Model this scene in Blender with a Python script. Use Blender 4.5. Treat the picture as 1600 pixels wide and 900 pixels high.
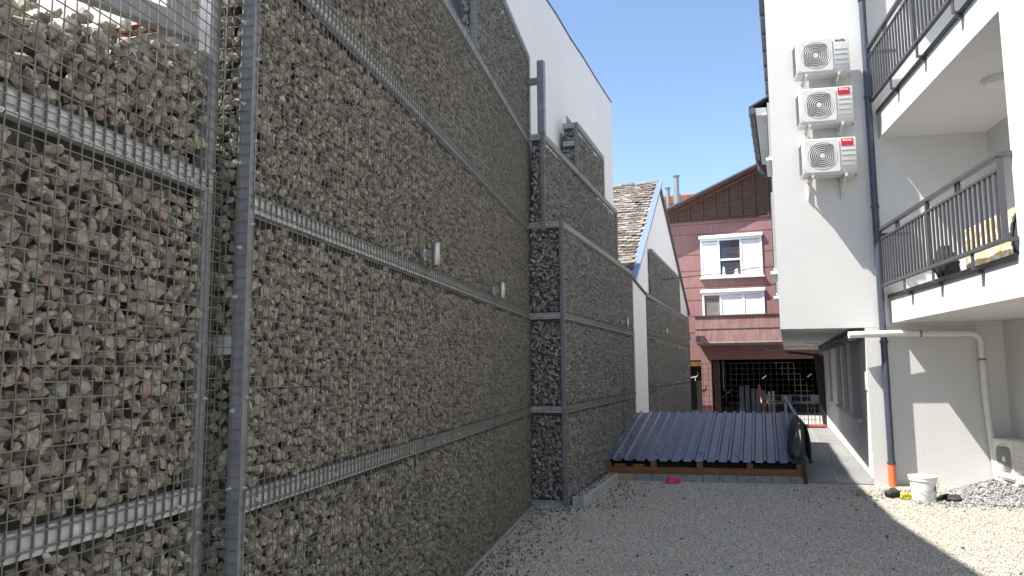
import bpy, bmesh, math, random
import numpy as np
from mathutils import Vector, Matrix, Quaternion

for o in list(bpy.data.objects):
    bpy.data.objects.remove(o)
random.seed(7)
rng = np.random.default_rng(7)
rad = math.radians
sc = bpy.context.scene
C = sc.collection

# ------------------------------------------------------------------ camera
cam_d = bpy.data.cameras.new('camera')
cam_d.sensor_width = 36.0
cam_d.lens = 25.875
cam_d.clip_start = 0.05
cam_d.clip_end = 2000
cam = bpy.data.objects.new('camera', cam_d)
C.objects.link(cam)
right = Vector((0.97994786, 0.19906671, -0.00863881))
up = Vector((0.03044299, -0.10673364, 0.99382149))
fwd = Vector((-0.19691472, 0.97415624, 0.11065359))
m = Matrix.Identity(4)
for i in range(3):
    m[i][0] = right[i]; m[i][1] = up[i]; m[i][2] = -fwd[i]
m[0][3], m[1][3], m[2][3] = 0, 0, 1.65
cam.matrix_world = m
sc.camera = cam

# ------------------------------------------------------------------ light
SUN = Vector((0.60, 0.27, -1.0))
world = bpy.data.worlds.new('World')
sc.world = world
world.use_nodes = True
wn = world.node_tree
wn.nodes.clear()
sky = wn.nodes.new('ShaderNodeTexSky')
sky.sky_type = 'NISHITA'
sky.sun_disc = False
sky.sun_elevation = math.atan2(1.0, math.hypot(0.60, 0.27))
sky.sun_rotation = rad(245.8)
sky.air_density = 1.0
sky.dust_density = 0.5
sky.ozone_density = 1.5
bg = wn.nodes.new('ShaderNodeBackground')
bg.inputs['Strength'].default_value = 0.115
wo = wn.nodes.new('ShaderNodeOutputWorld')
wn.links.new(sky.outputs[0], bg.inputs[0])
wn.links.new(bg.outputs[0], wo.inputs[0])
sun_d = bpy.data.lights.new('sun', 'SUN')
sun_d.energy = 5.0
sun_d.angle = rad(0.5)
sun_d.color = (1.0, 0.95, 0.87)
sun = bpy.data.objects.new('sun', sun_d)
sun.rotation_euler = SUN.to_track_quat('-Z', 'Y').to_euler()
sun.location = (-10, -5, 20)
C.objects.link(sun)
sc.view_settings.view_transform = 'Standard'
sc.view_settings.look = 'None'
sc.view_settings.exposure = 1.15
sc.view_settings.gamma = 1
sc.view_settings.use_curve_mapping = False
sc.render.engine = 'CYCLES'
sc.cycles.max_bounces = 8
sc.cycles.diffuse_bounces = 5


# ------------------------------------------------------------------ materials
def node_mat(name):
    m = bpy.data.materials.new(name)
    m.use_nodes = True
    nt = m.node_tree
    return m, nt, nt.nodes['Principled BSDF']


def ramp(nt, fac, stops, interp='LINEAR'):
    r = nt.nodes.new('ShaderNodeValToRGB')
    r.color_ramp.interpolation = interp
    el = r.color_ramp.elements
    el[0].position, el[0].color = stops[0][0], (*stops[0][1], 1)
    el[1].position, el[1].color = stops[-1][0], (*stops[-1][1], 1)
    for p, c in stops[1:-1]:
        e = el.new(p); e.color = (*c, 1)
    nt.links.new(fac, r.inputs[0])
    return r.outputs[0]


def noise(nt, scale, detail=4, rough=0.6, coord='Object', vec=None, dist=0.0):
    n = nt.nodes.new('ShaderNodeTexNoise')
    n.inputs['Scale'].default_value = scale
    n.inputs['Detail'].default_value = detail
    n.inputs['Roughness'].default_value = rough
    n.inputs['Distortion'].default_value = dist
    if vec is None:
        tc = nt.nodes.new('ShaderNodeTexCoord')
        vec = tc.outputs[coord]
    nt.links.new(vec, n.inputs['Vector'])
    return n.outputs['Fac']


def mix(nt, a, b, fac, mode='MIX'):
    x = nt.nodes.new('ShaderNodeMix')
    x.data_type = 'RGBA'
    x.blend_type = mode
    for sock, v in ((x.inputs[6], a), (x.inputs[7], b), (x.inputs[0], fac)):
        if hasattr(v, 'is_linked'):
            nt.links.new(v, sock)
        elif isinstance(v, (int, float)):
            sock.default_value = v
        else:
            sock.default_value = (*v, 1)
    return x.outputs[2]


def bump(nt, bsdf, height, strength, dist):
    b = nt.nodes.new('ShaderNodeBump')
    b.inputs['Strength'].default_value = strength
    b.inputs['Distance'].default_value = dist
    nt.links.new(height, b.inputs['Height'])
    nt.links.new(b.outputs[0], bsdf.inputs['Normal'])


def simple(name, col, rough=0.6, metal=0.0, var=0.15, vs=6.0, bs=0.0, bscale=60.0, bd=0.003, spec=0.5):
    m, nt, p = node_mat(name)
    c = ramp(nt, noise(nt, vs, 5), [(0.3, tuple(x * (1 - var) for x in col)), (0.7, tuple(min(1, x * (1 + var)) for x in col))])
    nt.links.new(c, p.inputs['Base Color'])
    p.inputs['Roughness'].default_value = rough
    p.inputs['Metallic'].default_value = metal
    p.inputs['Specular IOR Level'].default_value = spec
    if bs:
        bump(nt, p, noise(nt, bscale, 3), bs, bd)
    return m


def plaster(name, col, scale=55.0, strength=0.5, dirt=0.06, streak=0.0):
    m, nt, p = node_mat(name)
    c = ramp(nt, noise(nt, 1.3, 6, 0.65), [(0.25, tuple(x * (1 - dirt) for x in col)), (0.75, col)])
    c2 = ramp(nt, noise(nt, scale, 2, 0.5), [(0.2, (0.9, 0.9, 0.9)), (0.6, (1, 1, 1))])
    c = mix(nt, c, c2, 1.0, 'MULTIPLY')
    if streak:
        tc = nt.nodes.new('ShaderNodeTexCoord')
        mp = nt.nodes.new('ShaderNodeMapping')
        mp.inputs['Scale'].default_value = (5, 5, 0.35)
        nt.links.new(tc.outputs['Object'], mp.inputs[0])
        s = ramp(nt, noise(nt, 1.6, 6, 0.7, vec=mp.outputs[0]), [(0.45, (1, 1, 1)), (0.75, (1 - streak,) * 3)])
        c = mix(nt, c, s, 1.0, 'MULTIPLY')
    nt.links.new(c, p.inputs['Base Color'])
    p.inputs['Roughness'].default_value = 0.9
    p.inputs['Specular IOR Level'].default_value = 0.2
    bump(nt, p, noise(nt, scale, 3, 0.6), strength, 0.006)
    return m


def island(name, stops, rough=0.9, nscale=45.0, amount=0.35, bs=0.4, interp='LINEAR'):
    """colour chosen per loose piece (stone, pebble, tile), with a grain of its own"""
    m, nt, p = node_mat(name)
    g = nt.nodes.new('ShaderNodeNewGeometry')
    c = ramp(nt, g.outputs['Random Per Island'], stops, interp)
    n = noise(nt, nscale, 5, 0.65)
    v = ramp(nt, n, [(0.3, (1 - amount,) * 3), (0.7, (1 + amount * 0.4,) * 3)])
    c = mix(nt, c, v, 1.0, 'MULTIPLY')
    nt.links.new(c, p.inputs['Base Color'])
    p.inputs['Roughness'].default_value = rough
    p.inputs['Specular IOR Level'].default_value = 0.25
    if bs:
        bump(nt, p, n, bs, 0.004)
    return m


M = {}
M['plaster'] = plaster('white_plaster', (0.69, 0.685, 0.675), 60, 0.7, 0.06)
M['plaster_smooth'] = plaster('smooth_white_plaster', (0.80, 0.80, 0.80), 25, 0.15, 0.06, streak=0.05)
M['plaster_gray'] = plaster('gray_plaster', (0.60, 0.60, 0.60), 60, 0.4, 0.08)
M['plaster_pinkish'] = plaster('warm_old_plaster', (0.70, 0.60, 0.54), 30, 0.8, 0.2)
M['soffit'] = plaster('soffit_paint', (0.74, 0.74, 0.73), 70, 0.2, 0.05)
M['plinth'] = plaster('plinth_white', (0.84, 0.84, 0.83), 60, 0.3, 0.05)
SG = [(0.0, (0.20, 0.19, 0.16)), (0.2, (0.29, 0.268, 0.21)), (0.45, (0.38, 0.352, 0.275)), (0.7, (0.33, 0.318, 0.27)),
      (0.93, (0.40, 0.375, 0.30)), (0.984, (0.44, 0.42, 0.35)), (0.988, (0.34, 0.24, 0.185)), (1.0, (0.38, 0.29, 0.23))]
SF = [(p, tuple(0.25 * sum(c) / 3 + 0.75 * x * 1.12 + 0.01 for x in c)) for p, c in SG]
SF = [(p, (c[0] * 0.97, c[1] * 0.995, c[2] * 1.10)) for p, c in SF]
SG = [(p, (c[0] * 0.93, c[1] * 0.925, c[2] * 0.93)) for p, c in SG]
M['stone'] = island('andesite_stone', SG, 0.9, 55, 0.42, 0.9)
M['stone_far'] = island('andesite_stone_far_light', SF, 0.9, 30, 0.3, 0.5)  # paler, greyer copy of the stone: far walls' light put into the colour
M['stone_back'] = simple('stone_gap_shade', (0.09, 0.085, 0.073), 0.95, var=0.5, vs=25)  # stone tone darkened with the shade between the stones
M['pile_stone'] = island('pale_crushed_stone', [(0, (0.19, 0.19, 0.187)), (0.5, (0.29, 0.287, 0.28)), (1, (0.40, 0.395, 0.38))], 0.9, 45, 0.25)
M['pebble'] = island('gravel_pebble', [(0, (0.20, 0.19, 0.17)), (0.2, (0.42, 0.39, 0.33)), (0.55, (0.56, 0.52, 0.445)), (0.8, (0.62, 0.58, 0.50)), (1, (0.76, 0.725, 0.65))], 0.9, 90, 0.15, 0)
M['dark_pebble'] = island('dark_loose_stone', [(0, (0.09, 0.09, 0.08)), (0.6, (0.17, 0.16, 0.14)), (1, (0.26, 0.25, 0.21))], 0.9, 60, 0.2, 0)
M['galv'] = simple('galvanised_steel', (0.40, 0.415, 0.43), 0.5, 0.25, 0.3, 14, 0.1, 30)
M['post'] = simple('shade_toned_steel_post', (0.19, 0.20, 0.215), 0.55, 0.2, 0.25, 9)  # steel darkened: the shade on posts and brace put into the colour
M['galv_dark'] = simple('weathered_steel_tube', (0.22, 0.235, 0.27), 0.5, 0.3, 0.25, 10)
M['wire'] = simple('mesh_wire', (0.135, 0.125, 0.11), 0.55, 0.1, 0.25, 12)
M['steel'] = simple('brushed_steel', (0.36, 0.355, 0.34), 0.4, 0.8, 0.05, 20)
M['bolt'] = simple('zinc_bolt', (0.5, 0.51, 0.52), 0.4, 0.6, 0.1, 20)
M['anthracite'] = simple('anthracite_paint', (0.062, 0.062, 0.074), 0.45, 0.0, 0.12, 8)
M['pipe_dark'] = simple('anthracite_pipe', (0.075, 0.085, 0.115), 0.38, 0.2, 0.12, 5)
M['pipe_white'] = simple('white_pvc', (0.78, 0.78, 0.75), 0.35, 0, 0.04, 6)
M['pipe_orange'] = simple('orange_drain_pipe', (0.62, 0.17, 0.07), 0.4, 0, 0.08, 8)
M['pipe_red'] = simple('red_brown_pipe', (0.26, 0.06, 0.045), 0.5, 0, 0.08, 8)
M['ac_white'] = simple('appliance_white', (0.60, 0.60, 0.585), 0.4, 0, 0.02, 5)
M['ac_cream'] = simple('appliance_cream', (0.78, 0.75, 0.70), 0.45, 0, 0.03, 5)
M['ac_grille'] = simple('fan_grille_gray', (0.42, 0.41, 0.40), 0.45, 0, 0.05, 8)
M['ac_ring'] = simple('fan_ring_light', (0.45, 0.45, 0.44), 0.4, 0, 0.05, 8)
M['ac_dark'] = simple('fan_recess_dark', (0.15, 0.145, 0.14), 0.6, 0, 0.1, 8)
M['logo_red'] = simple('logo_red', (0.55, 0.012, 0.035), 0.35, 0, 0.03, 4)
M['letter_white'] = simple('letter_white', (0.85, 0.85, 0.85), 0.4, 0, 0.02, 4)
M['letter_dark'] = simple('letter_dark', (0.10, 0.10, 0.11), 0.5, 0, 0.02, 4)
M['sheet'] = simple('coated_roof_sheet', (0.080, 0.100, 0.150), 0.42, 0.1, 0.14, 1.6)
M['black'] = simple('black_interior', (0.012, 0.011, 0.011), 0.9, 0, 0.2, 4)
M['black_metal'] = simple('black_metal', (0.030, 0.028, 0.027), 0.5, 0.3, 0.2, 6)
M['concrete'] = simple('kerb_concrete', (0.33, 0.33, 0.32), 0.9, 0, 0.2, 14, 0.4, 50)
M['block'] = simple('concrete_block', (0.22, 0.235, 0.24), 0.9, 0, 0.22, 9, 0.4, 50)
M['block_tan'] = simple('sandy_concrete_block', (0.30, 0.25, 0.18), 0.9, 0, 0.2, 9, 0.4, 50)
M['frame_white'] = simple('window_frame_white', (0.82, 0.82, 0.82), 0.35, 0, 0.02, 4)
M['shutter'] = simple('roller_shutter_white', (0.74, 0.74, 0.75), 0.5, 0, 0.03, 4)
M['shutter_gray'] = simple('roller_shutter_gray', (0.33, 0.335, 0.34), 0.5, 0, 0.05, 4)
M['verge'] = simple('coated_verge_metal', (0.20, 0.26, 0.40), 0.4, 0.2, 0.06, 3)
M['verge_dark'] = simple('dark_verge_board', (0.09, 0.085, 0.085), 0.6, 0, 0.2, 5)
M['pink'] = None
M['cloth_dark'] = simple('dark_jacket_cloth', (0.035, 0.042, 0.052), 0.9, 0, 0.35, 20, 0.4, 90)
M['rag'] = simple('black_rag', (0.03, 0.028, 0.027), 0.8, 0, 0.4, 25, 0.4, 60)
M['yellow'] = simple('yellow_rubber', (0.62, 0.56, 0.06), 0.5, 0, 0.2, 30)
M['pink_bag'] = simple('pink_plastic', (0.62, 0.03, 0.16), 0.4, 0, 0.35, 30)
M['bucket'] = simple('bucket_plastic', (0.80, 0.80, 0.79), 0.4, 0, 0.04, 9)
M['bucket_label'] = simple('bucket_label', (0.42, 0.16, 0.06), 0.5, 0, 0.35, 60)
M['mortar'] = simple('dried_mortar', (0.36, 0.35, 0.34), 0.9, 0, 0.2, 20)
M['lamp'] = simple('lamp_opal', (0.70, 0.70, 0.72), 0.35, 0, 0.02, 4)
M['cable'] = simple('cable_black', (0.03, 0.03, 0.035), 0.5, 0, 0.1, 4)
M['far_white'] = simple('far_white_render', (0.62, 0.62, 0.62), 0.9, 0, 0.08, 2)
M['board'] = simple('weathered_board', (0.075, 0.09, 0.12), 0.8, 0, 0.25, 5)
M['curtain'] = simple('curtain_cloth', (0.30, 0.29, 0.27), 0.9, 0, 0.15, 14)

# glass
m_, nt_, p_ = node_mat('window_glass')
p_.inputs['Base Color'].default_value = (0.05, 0.065, 0.09, 1)
p_.inputs['Roughness'].default_value = 0.05
M['glass'] = m_

# pink render with horizontal joints and weather streaks
m_, nt_, p_ = node_mat('pink_render')
c = ramp(nt_, noise(nt_, 1.2, 6, 0.7), [(0.3, (0.25, 0.132, 0.125)), (0.7, (0.315, 0.178, 0.168))])
tc_ = nt_.nodes.new('ShaderNodeTexCoord')
mp_ = nt_.nodes.new('ShaderNodeMapping'); mp_.inputs['Scale'].default_value = (6, 6, 0.6)
nt_.links.new(tc_.outputs['Object'], mp_.inputs[0])
s_ = ramp(nt_, noise(nt_, 1.5, 6, 0.7, vec=mp_.outputs[0]), [(0.4, (1, 1, 1)), (0.8, (0.78, 0.72, 0.72))])
c = mix(nt_, c, s_, 1.0, 'MULTIPLY')
nt_.links.new(c, p_.inputs['Base Color'])
p_.inputs['Roughness'].default_value = 0.9
bump(nt_, p_, noise(nt_, 40, 3), 0.3, 0.006)
M['pink'] = m_
# balcony parapet: same render, washed out by rain
m_, nt_, p_ = node_mat('pink_parapet')
tc_ = nt_.nodes.new('ShaderNodeTexCoord')
mp_ = nt_.nodes.new('ShaderNodeMapping'); mp_.inputs['Scale'].default_value = (4, 4, 0.9)
nt_.links.new(tc_.outputs['Object'], mp_.inputs[0])
c = ramp(nt_, noise(nt_, 1.4, 7, 0.75, vec=mp_.outputs[0]), [(0.3, (0.25, 0.115, 0.11)), (0.5, (0.31, 0.175, 0.165)), (0.64, (0.38, 0.26, 0.25)), (0.8, (0.26, 0.14, 0.13))])
nt_.links.new(c, p_.inputs['Base Color'])
p_.inputs['Roughness'].default_value = 0.9
M['pink_balcony'] = m_


def wood(name, dark, light, sx, rough=0.8):
    m, nt, p = node_mat(name)
    tc = nt.nodes.new('ShaderNodeTexCoord')
    mp = nt.nodes.new('ShaderNodeMapping'); mp.inputs['Scale'].default_value = sx
    nt.links.new(tc.outputs['Object'], mp.inputs[0])
    n = noise(nt, 3.0, 7, 0.7, vec=mp.outputs[0], dist=0.6)
    nt.links.new(ramp(nt, n, [(0.28, dark), (0.72, light)]), p.inputs['Base Color'])
    p.inputs['Roughness'].default_value = rough
    bump(nt, p, n, 0.25, 0.004)
    return m


M['wood_orange'] = wood('stained_timber', (0.10, 0.04, 0.012), (0.26, 0.115, 0.038), (1, 8, 12))
M['wood_brown'] = wood('old_brown_boards', (0.045, 0.024, 0.018), (0.15, 0.085, 0.06), (1.2, 8, 10))
M['old_tile'] = island('old_flat_tile', [(0, (0.11, 0.095, 0.083)), (0.3, (0.19, 0.162, 0.14)), (0.6, (0.25, 0.22, 0.19)), (1, (0.34, 0.315, 0.28))], 0.9, 14, 0.5, 0.3)
M['orange_tile'] = island('orange_clay_tile', [(0, (0.24, 0.085, 0.05)), (0.6, (0.36, 0.13, 0.08)), (1, (0.44, 0.19, 0.12))], 0.8, 14, 0.2, 0.2)
M['red_tile'] = simple('red_ridge_tile', (0.25, 0.075, 0.06), 0.8, 0, 0.2, 12)

# gravel bed
m_, nt_, p_ = node_mat('gravel_bed')
tc_ = nt_.nodes.new('ShaderNodeTexCoord')
v_ = nt_.nodes.new('ShaderNodeTexVoronoi'); v_.inputs['Scale'].default_value = 95
nt_.links.new(tc_.outputs['Object'], v_.inputs['Vector'])
sep = nt_.nodes.new('ShaderNodeSeparateColor')
nt_.links.new(v_.outputs['Color'], sep.inputs[0])
c = ramp(nt_, sep.outputs[0], [(0, (0.15, 0.145, 0.135)), (0.25, (0.32, 0.30, 0.26)), (0.6, (0.46, 0.43, 0.37)), (1, (0.66, 0.63, 0.56))])
c = mix(nt_, c, ramp(nt_, noise(nt_, 0.9, 6, 0.7), [(0.3, (0.82, 0.82, 0.82)), (0.65, (1, 1, 1))]), 1.0, 'MULTIPLY')
nt_.links.new(c, p_.inputs['Base Color'])
p_.inputs['Roughness'].default_value = 0.95
inv = nt_.nodes.new('ShaderNodeMath'); inv.operation = 'SUBTRACT'; inv.inputs[0].default_value = 1.0
nt_.links.new(v_.outputs['Distance'], inv.inputs[1])
bump(nt_, p_, inv.outputs[0], 0.9, 0.012)
M['gravel'] = m_
# street
M['street'] = simple('street_concrete', (0.36, 0.35, 0.33), 0.9, 0, 0.15, 2.5, 0.2, 60)
# tiled path
m_, nt_, p_ = node_mat('path_tiles')
tc_ = nt_.nodes.new('ShaderNodeTexCoord')
b_ = nt_.nodes.new('ShaderNodeTexBrick')
b_.offset = 0.0
b_.inputs['Scale'].default_value = 1.0
b_.inputs['Brick Width'].default_value = 0.45
b_.inputs['Row Height'].default_value = 0.9
b_.inputs['Mortar Size'].default_value = 0.006
b_.inputs['Color1'].default_value = (0.22, 0.22, 0.225, 1)
b_.inputs['Color2'].default_value = (0.26, 0.26, 0.262, 1)
b_.inputs['Mortar'].default_value = (0.40, 0.40, 0.39, 1)
nt_.links.new(tc_.outputs['Object'], b_.inputs['Vector'])
c = mix(nt_, b_.outputs['Color'], ramp(nt_, noise(nt_, 3, 6, 0.7), [(0.3, (0.8, 0.8, 0.8)), (0.7, (1.05, 1.05, 1.05))]), 1.0, 'MULTIPLY')
nt_.links.new(c, p_.inputs['Base Color'])
p_.inputs['Roughness'].default_value = 0.6
M['path'] = m_
# patterned table cloth
m_, nt_, p_ = node_mat('yellow_white_cloth')
n_ = noise(nt_, 9, 3, 0.6)
nt_.links.new(ramp(nt_, n_, [(0.42, (0.80, 0.78, 0.72)), (0.5, (0.55, 0.36, 0.12)), (0.56, (0.62, 0.50, 0.24)), (0.64, (0.8, 0.78, 0.74))]), p_.inputs['Base Color'])
p_.inputs['Roughness'].default_value = 0.9
M['cloth_yellow'] = m_


# ------------------------------------------------------------------ object helpers
def tag(o, label=None, cat=None, group=None, kind=None):
    if label: o['label'] = label
    if cat: o['category'] = cat
    if group: o['group'] = group
    if kind: o['kind'] = kind
    return o


def thing(name, label, cat, loc=(0, 0, 0), rz=0.0, group=None):
    o = bpy.data.objects.new(name, None)
    o.empty_display_size = 0.2
    o.location = loc
    o.rotation_euler = (0, 0, rad(rz))
    C.objects.link(o)
    return tag(o, label, cat, group)


class MB:
    def __init__(s):
        s.v = []; s.f = []

    def add(s, vs, fs):
        n = len(s.v)
        s.v += [tuple(v) for v in vs]
        s.f += [tuple(i + n for i in f) for f in fs]
        return s

    def box(s, x0, x1, y0, y1, z0, z1):
        if x0 > x1: x0, x1 = x1, x0
        if y0 > y1: y0, y1 = y1, y0
        if z0 > z1: z0, z1 = z1, z0
        vs = [(x0, y0, z0), (x1, y0, z0), (x1, y1, z0), (x0, y1, z0), (x0, y0, z1), (x1, y0, z1), (x1, y1, z1), (x0, y1, z1)]
        return s.add(vs, [(0, 3, 2, 1), (4, 5, 6, 7), (0, 1, 5, 4), (1, 2, 6, 5), (2, 3, 7, 6), (3, 0, 4, 7)])

    def prism(s, pts, axis, a, b):
        """polygon pts (2D) extruded along axis from a to b"""
        def p3(p, t):
            if axis == 'x': return (t, p[0], p[1])
            if axis == 'y': return (p[0], t, p[1])
            return (p[0], p[1], t)
        n = len(pts)
        vs = [p3(p, a) for p in pts] + [p3(p, b) for p in pts]
        fs = [tuple(range(n))[::-1], tuple(range(n, 2 * n))] + [(i, (i + 1) % n, n + (i + 1) % n, n + i) for i in range(n)]
        return s.add(vs, fs)

    def bar(s, a, b, w, h=None, upv=(0, 0, 1)):
        """square bar from a to b, w wide, h high"""
        h = h or w
        a = Vector(a); b = Vector(b)
        d = (b - a).normalized()
        u = Vector(upv)
        if abs(d.dot(u)) > 0.99: u = Vector((0, 1, 0))
        sx = d.cross(u).normalized() * w / 2
        sy = sx.cross(d).normalized() * h / 2
        vs = [a - sx - sy, a + sx - sy, a + sx + sy, a - sx + sy, b - sx - sy, b + sx - sy, b + sx + sy, b - sx + sy]
        return s.add(vs, [(0, 1, 2, 3), (7, 6, 5, 4), (0, 4, 5, 1), (1, 5, 6, 2), (2, 6, 7, 3), (3, 7, 4, 0)])

    def tube(s, pts, r, n=12, r2=None, caps=True):
        pts = [Vector(p) for p in pts]
        k = len(pts)
        rings = []
        ref = None
        for i, p in enumerate(pts):
            d = (pts[min(i + 1, k - 1)] - pts[max(i - 1, 0)]).normalized()
            if ref is None:
                ref = Vector((0, 0, 1)) if abs(d.z) < 0.9 else Vector((1, 0, 0))
            u = d.cross(ref).normalized()
            w = u.cross(d).normalized()
            ref = w
            rr = r if r2 is None else r + (r2 - r) * i / (k - 1)
            rings.append([p + (u * math.cos(t) + w * math.sin(t)) * rr for t in [2 * math.pi * j / n for j in range(n)]])
        vs = [v for ring in rings for v in ring]
        fs = []
        for i in range(k - 1):
            for j in range(n):
                a = i * n + j; b = i * n + (j + 1) % n
                fs.append((a, a + n, b + n, b))
        if caps:
            fs.append(tuple(range(n)))
            fs.append(tuple(range((k - 1) * n, k * n))[::-1])
        return s.add(vs, fs)

    def lathe(s, prof, cx, cy, n=32, cz=0.0):
        k = len(prof)
        vs = [(cx + r * math.cos(2 * math.pi * j / n), cy + r * math.sin(2 * math.pi * j / n), cz + z) for r, z in prof for j in range(n)]
        fs = []
        for i in range(k - 1):
            for j in range(n):
                a = i * n + j; b = i * n + (j + 1) % n
                fs.append((a, b, b + n, a + n))
        return s.add(vs, fs)

    def build(s, name, mat, parent=None, smooth=False, bev=0.0, loc=None):
        me = bpy.data.meshes.new(name)
        me.from_pydata(s.v, [], s.f)
        me.validate()
        me.materials.append(mat)
        bm = bmesh.new(); bm.from_mesh(me)
        bmesh.ops.recalc_face_normals(bm, faces=bm.faces)
        if bev:
            es = [e for e in bm.edges if len(e.link_faces) == 2 and e.calc_face_angle(0) > 0.6]
            bmesh.ops.bevel(bm, geom=es, offset=bev, segments=2, profile=0.5, affect='EDGES', clamp_overlap=True)
        bm.to_mesh(me); bm.free()
        if smooth:
            me.polygons.foreach_set('use_smooth', [True] * len(me.polygons))
            try:
                me.set_sharp_from_angle(angle=rad(40))
            except Exception:
                pass
        o = bpy.data.objects.new(name, me)
        C.objects.link(o)
        if parent: o.parent = parent
        if loc: o.location = loc
        return o


def copy_child(src, parent, loc=None):
    o = src.copy()
    C.objects.link(o)
    o.parent = parent
    if loc is not None: o.location = loc
    return o


def copy_tree(o, parent=None):
    c = o.copy()
    C.objects.link(c)
    c.parent = parent
    for ch in list(o.children):
        copy_tree(ch, c)
    return c


# ---- crushed stone: a set of angular hulls, scattered as one mesh
def hull_variants(k, npts, seed, flat=0.75):
    r = random.Random(seed)
    out = []
    for _ in range(k):
        bm = bmesh.new()
        ax = (1.0, r.uniform(0.7, 0.95), r.uniform(0.5, flat))
        for i in range(npts):
            z = r.uniform(-1, 1); t = r.uniform(0, 2 * math.pi); q = math.sqrt(1 - z * z)
            rr = r.uniform(0.85, 1.12)
            bm.verts.new((q * math.cos(t) * ax[0] * rr, q * math.sin(t) * ax[1] * rr, z * ax[2] * rr))
        res = bmesh.ops.convex_hull(bm, input=bm.verts)
        bmesh.ops.delete(bm, geom=[v for v in bm.verts if not v.link_faces], context='VERTS')
        bmesh.ops.triangulate(bm, faces=bm.faces)
        bm.verts.index_update()
        V = np.array([v.co[:] for v in bm.verts], np.float32)
        F = np.array([[v.index for v in f.verts] for f in bm.faces], np.int32)
        bm.free()
        out.append((V, F))
    return out


def rand_rot(n):
    q = rng.normal(size=(n, 4)); q /= np.linalg.norm(q, axis=1)[:, None]
    w, x, y, z = q.T
    return np.stack([np.stack([1 - 2 * (y * y + z * z), 2 * (x * y - z * w), 2 * (x * z + y * w)], 1),
                     np.stack([2 * (x * y + z * w), 1 - 2 * (x * x + z * z), 2 * (y * z - x * w)], 1),
                     np.stack([2 * (x * z - y * w), 2 * (y * z + x * w), 1 - 2 * (x * x + y * y)], 1)], 1)


def scatter(name, variants, P, S, mat, parent=None, zmin=None):
    P = np.asarray(P, np.float32); S = np.asarray(S, np.float32)
    n = len(P)
    which = rng.integers(0, len(variants), n)
    VV = []; FF = []; off = 0
    for k, (V, F) in enumerate(variants):
        idx = np.where(which == k)[0]
        if not len(idx): continue
        Rm = rand_rot(len(idx)).astype(np.float32)
        W = np.einsum('nij,vj->nvi', Rm, V) * S[idx][:, None, None] + P[idx][:, None, :]
        VV.append(W.reshape(-1, 3))
        FF.append((F[None] + (np.arange(len(idx)) * len(V))[:, None, None] + off).reshape(-1, 3))
        off += len(idx) * len(V)
    V = np.concatenate(VV).astype(np.float32); F = np.concatenate(FF).astype(np.int32)
    me = bpy.data.meshes.new(name)
    me.vertices.add(len(V)); me.vertices.foreach_set('co', V.ravel())
    me.loops.add(F.size); me.loops.foreach_set('vertex_index', F.ravel())
    me.polygons.add(len(F))
    me.polygons.foreach_set('loop_start', np.arange(0, F.size, 3, dtype=np.int32))
    me.polygons.foreach_set('loop_total', np.full(len(F), 3, np.int32))
    me.update(calc_edges=True)
    me.polygons.foreach_set('use_smooth', np.zeros(len(F), bool))
    me.materials.append(mat)
    o = bpy.data.objects.new(name, me)
    C.objects.link(o)
    if parent: o.parent = parent
    return o


HULLS = hull_variants(40, 14, 11)
HULLS_LOW = hull_variants(16, 9, 12)


def face_points(L, z0, z1, s, rails, depth0, top=None, post=(0.0, 0.0), rail_h=0.08):
    """stone centres for one gabion face: u along the face, d depth behind the mesh"""
    pts = []
    for layer, (d, jit) in enumerate(((depth0, 0.012), (depth0 + 0.045, 0.012))):
        nu = max(1, int(round((L - post[0] - post[1]) / s))); nz = max(1, int(round((z1 - z0) / (s * 0.9))))
        U, Z = np.meshgrid(np.arange(nu), np.arange(nz))
        U = U.ravel().astype(float); Z = Z.ravel().astype(float)
        u = post[0] + (U + 0.5 + 0.5 * (Z % 2) - 0.25 + (0.5 if layer else 0)) * s
        z = z0 + (Z + 0.5) * s * 0.9
        u += rng.uniform(-0.42, 0.42, len(u)) * s; z += rng.uniform(-0.42, 0.42, len(z)) * s
        dd = d + rng.uniform(-jit, jit, len(u))
        r = s * rng.uniform(0.44, 0.80, len(u))
        if layer == 0:
            dd = np.maximum(dd, r * 0.72)
        keep = (u > post[0] + r * 0.3) & (u < L - post[1] - r * 0.3) & (z < z1 - r * 0.5) & (z > z0 + r * 0.3)
        if layer == 0:
            keep &= rng.random(len(u)) > 0.06
        for zr in rails:
            keep &= ~((z > zr - rail_h - r * 0.9 - rng.uniform(0.0, 0.035, len(u))) & (z < zr + r * 0.75))
        if top is not None:
            keep &= z < top(u) + rng.uniform(-0.02, 0.02, len(u))
        pts.append(np.stack([u, dd, z, r], 1)[keep])
    return np.concatenate(pts)


def wires_front(L, z0, z1, sp, t=0.0035, y0=0.0, x=0.0, zoff=0.0):
    """welded mesh in the plane x, along local y"""
    mb = MB()
    ny = int(L / sp)
    h = t / 2
    for i in range(ny + 1):
        y = y0 + i * sp
        mb.box(x - h, x + h, y - h, y + h, z0, z1)
    nz = int((z1 - z0) / sp)
    for j in range(nz + 1):
        z = z0 + zoff + j * sp
        if z > z1: break
        mb.box(x + h * 0.8, x + h * 2.8, y0 - 0.012, y0 + L, z - h, z + h)
    return mb


def wires_side(W, z0, z1, sp, t=0.0042, y=0.0):
    mb = MB(); h = t / 2
    for i in range(int(W / sp) + 1):
        x = -i * sp
        mb.box(x - h, x + h, y - h, y + h, z0, z1)
    for j in range(int((z1 - z0) / sp) + 1):
        z = z0 + j * sp
        mb.box(-W, 0.004, y - 3 * h, y - h, z - h, z + h)
    return mb


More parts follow.
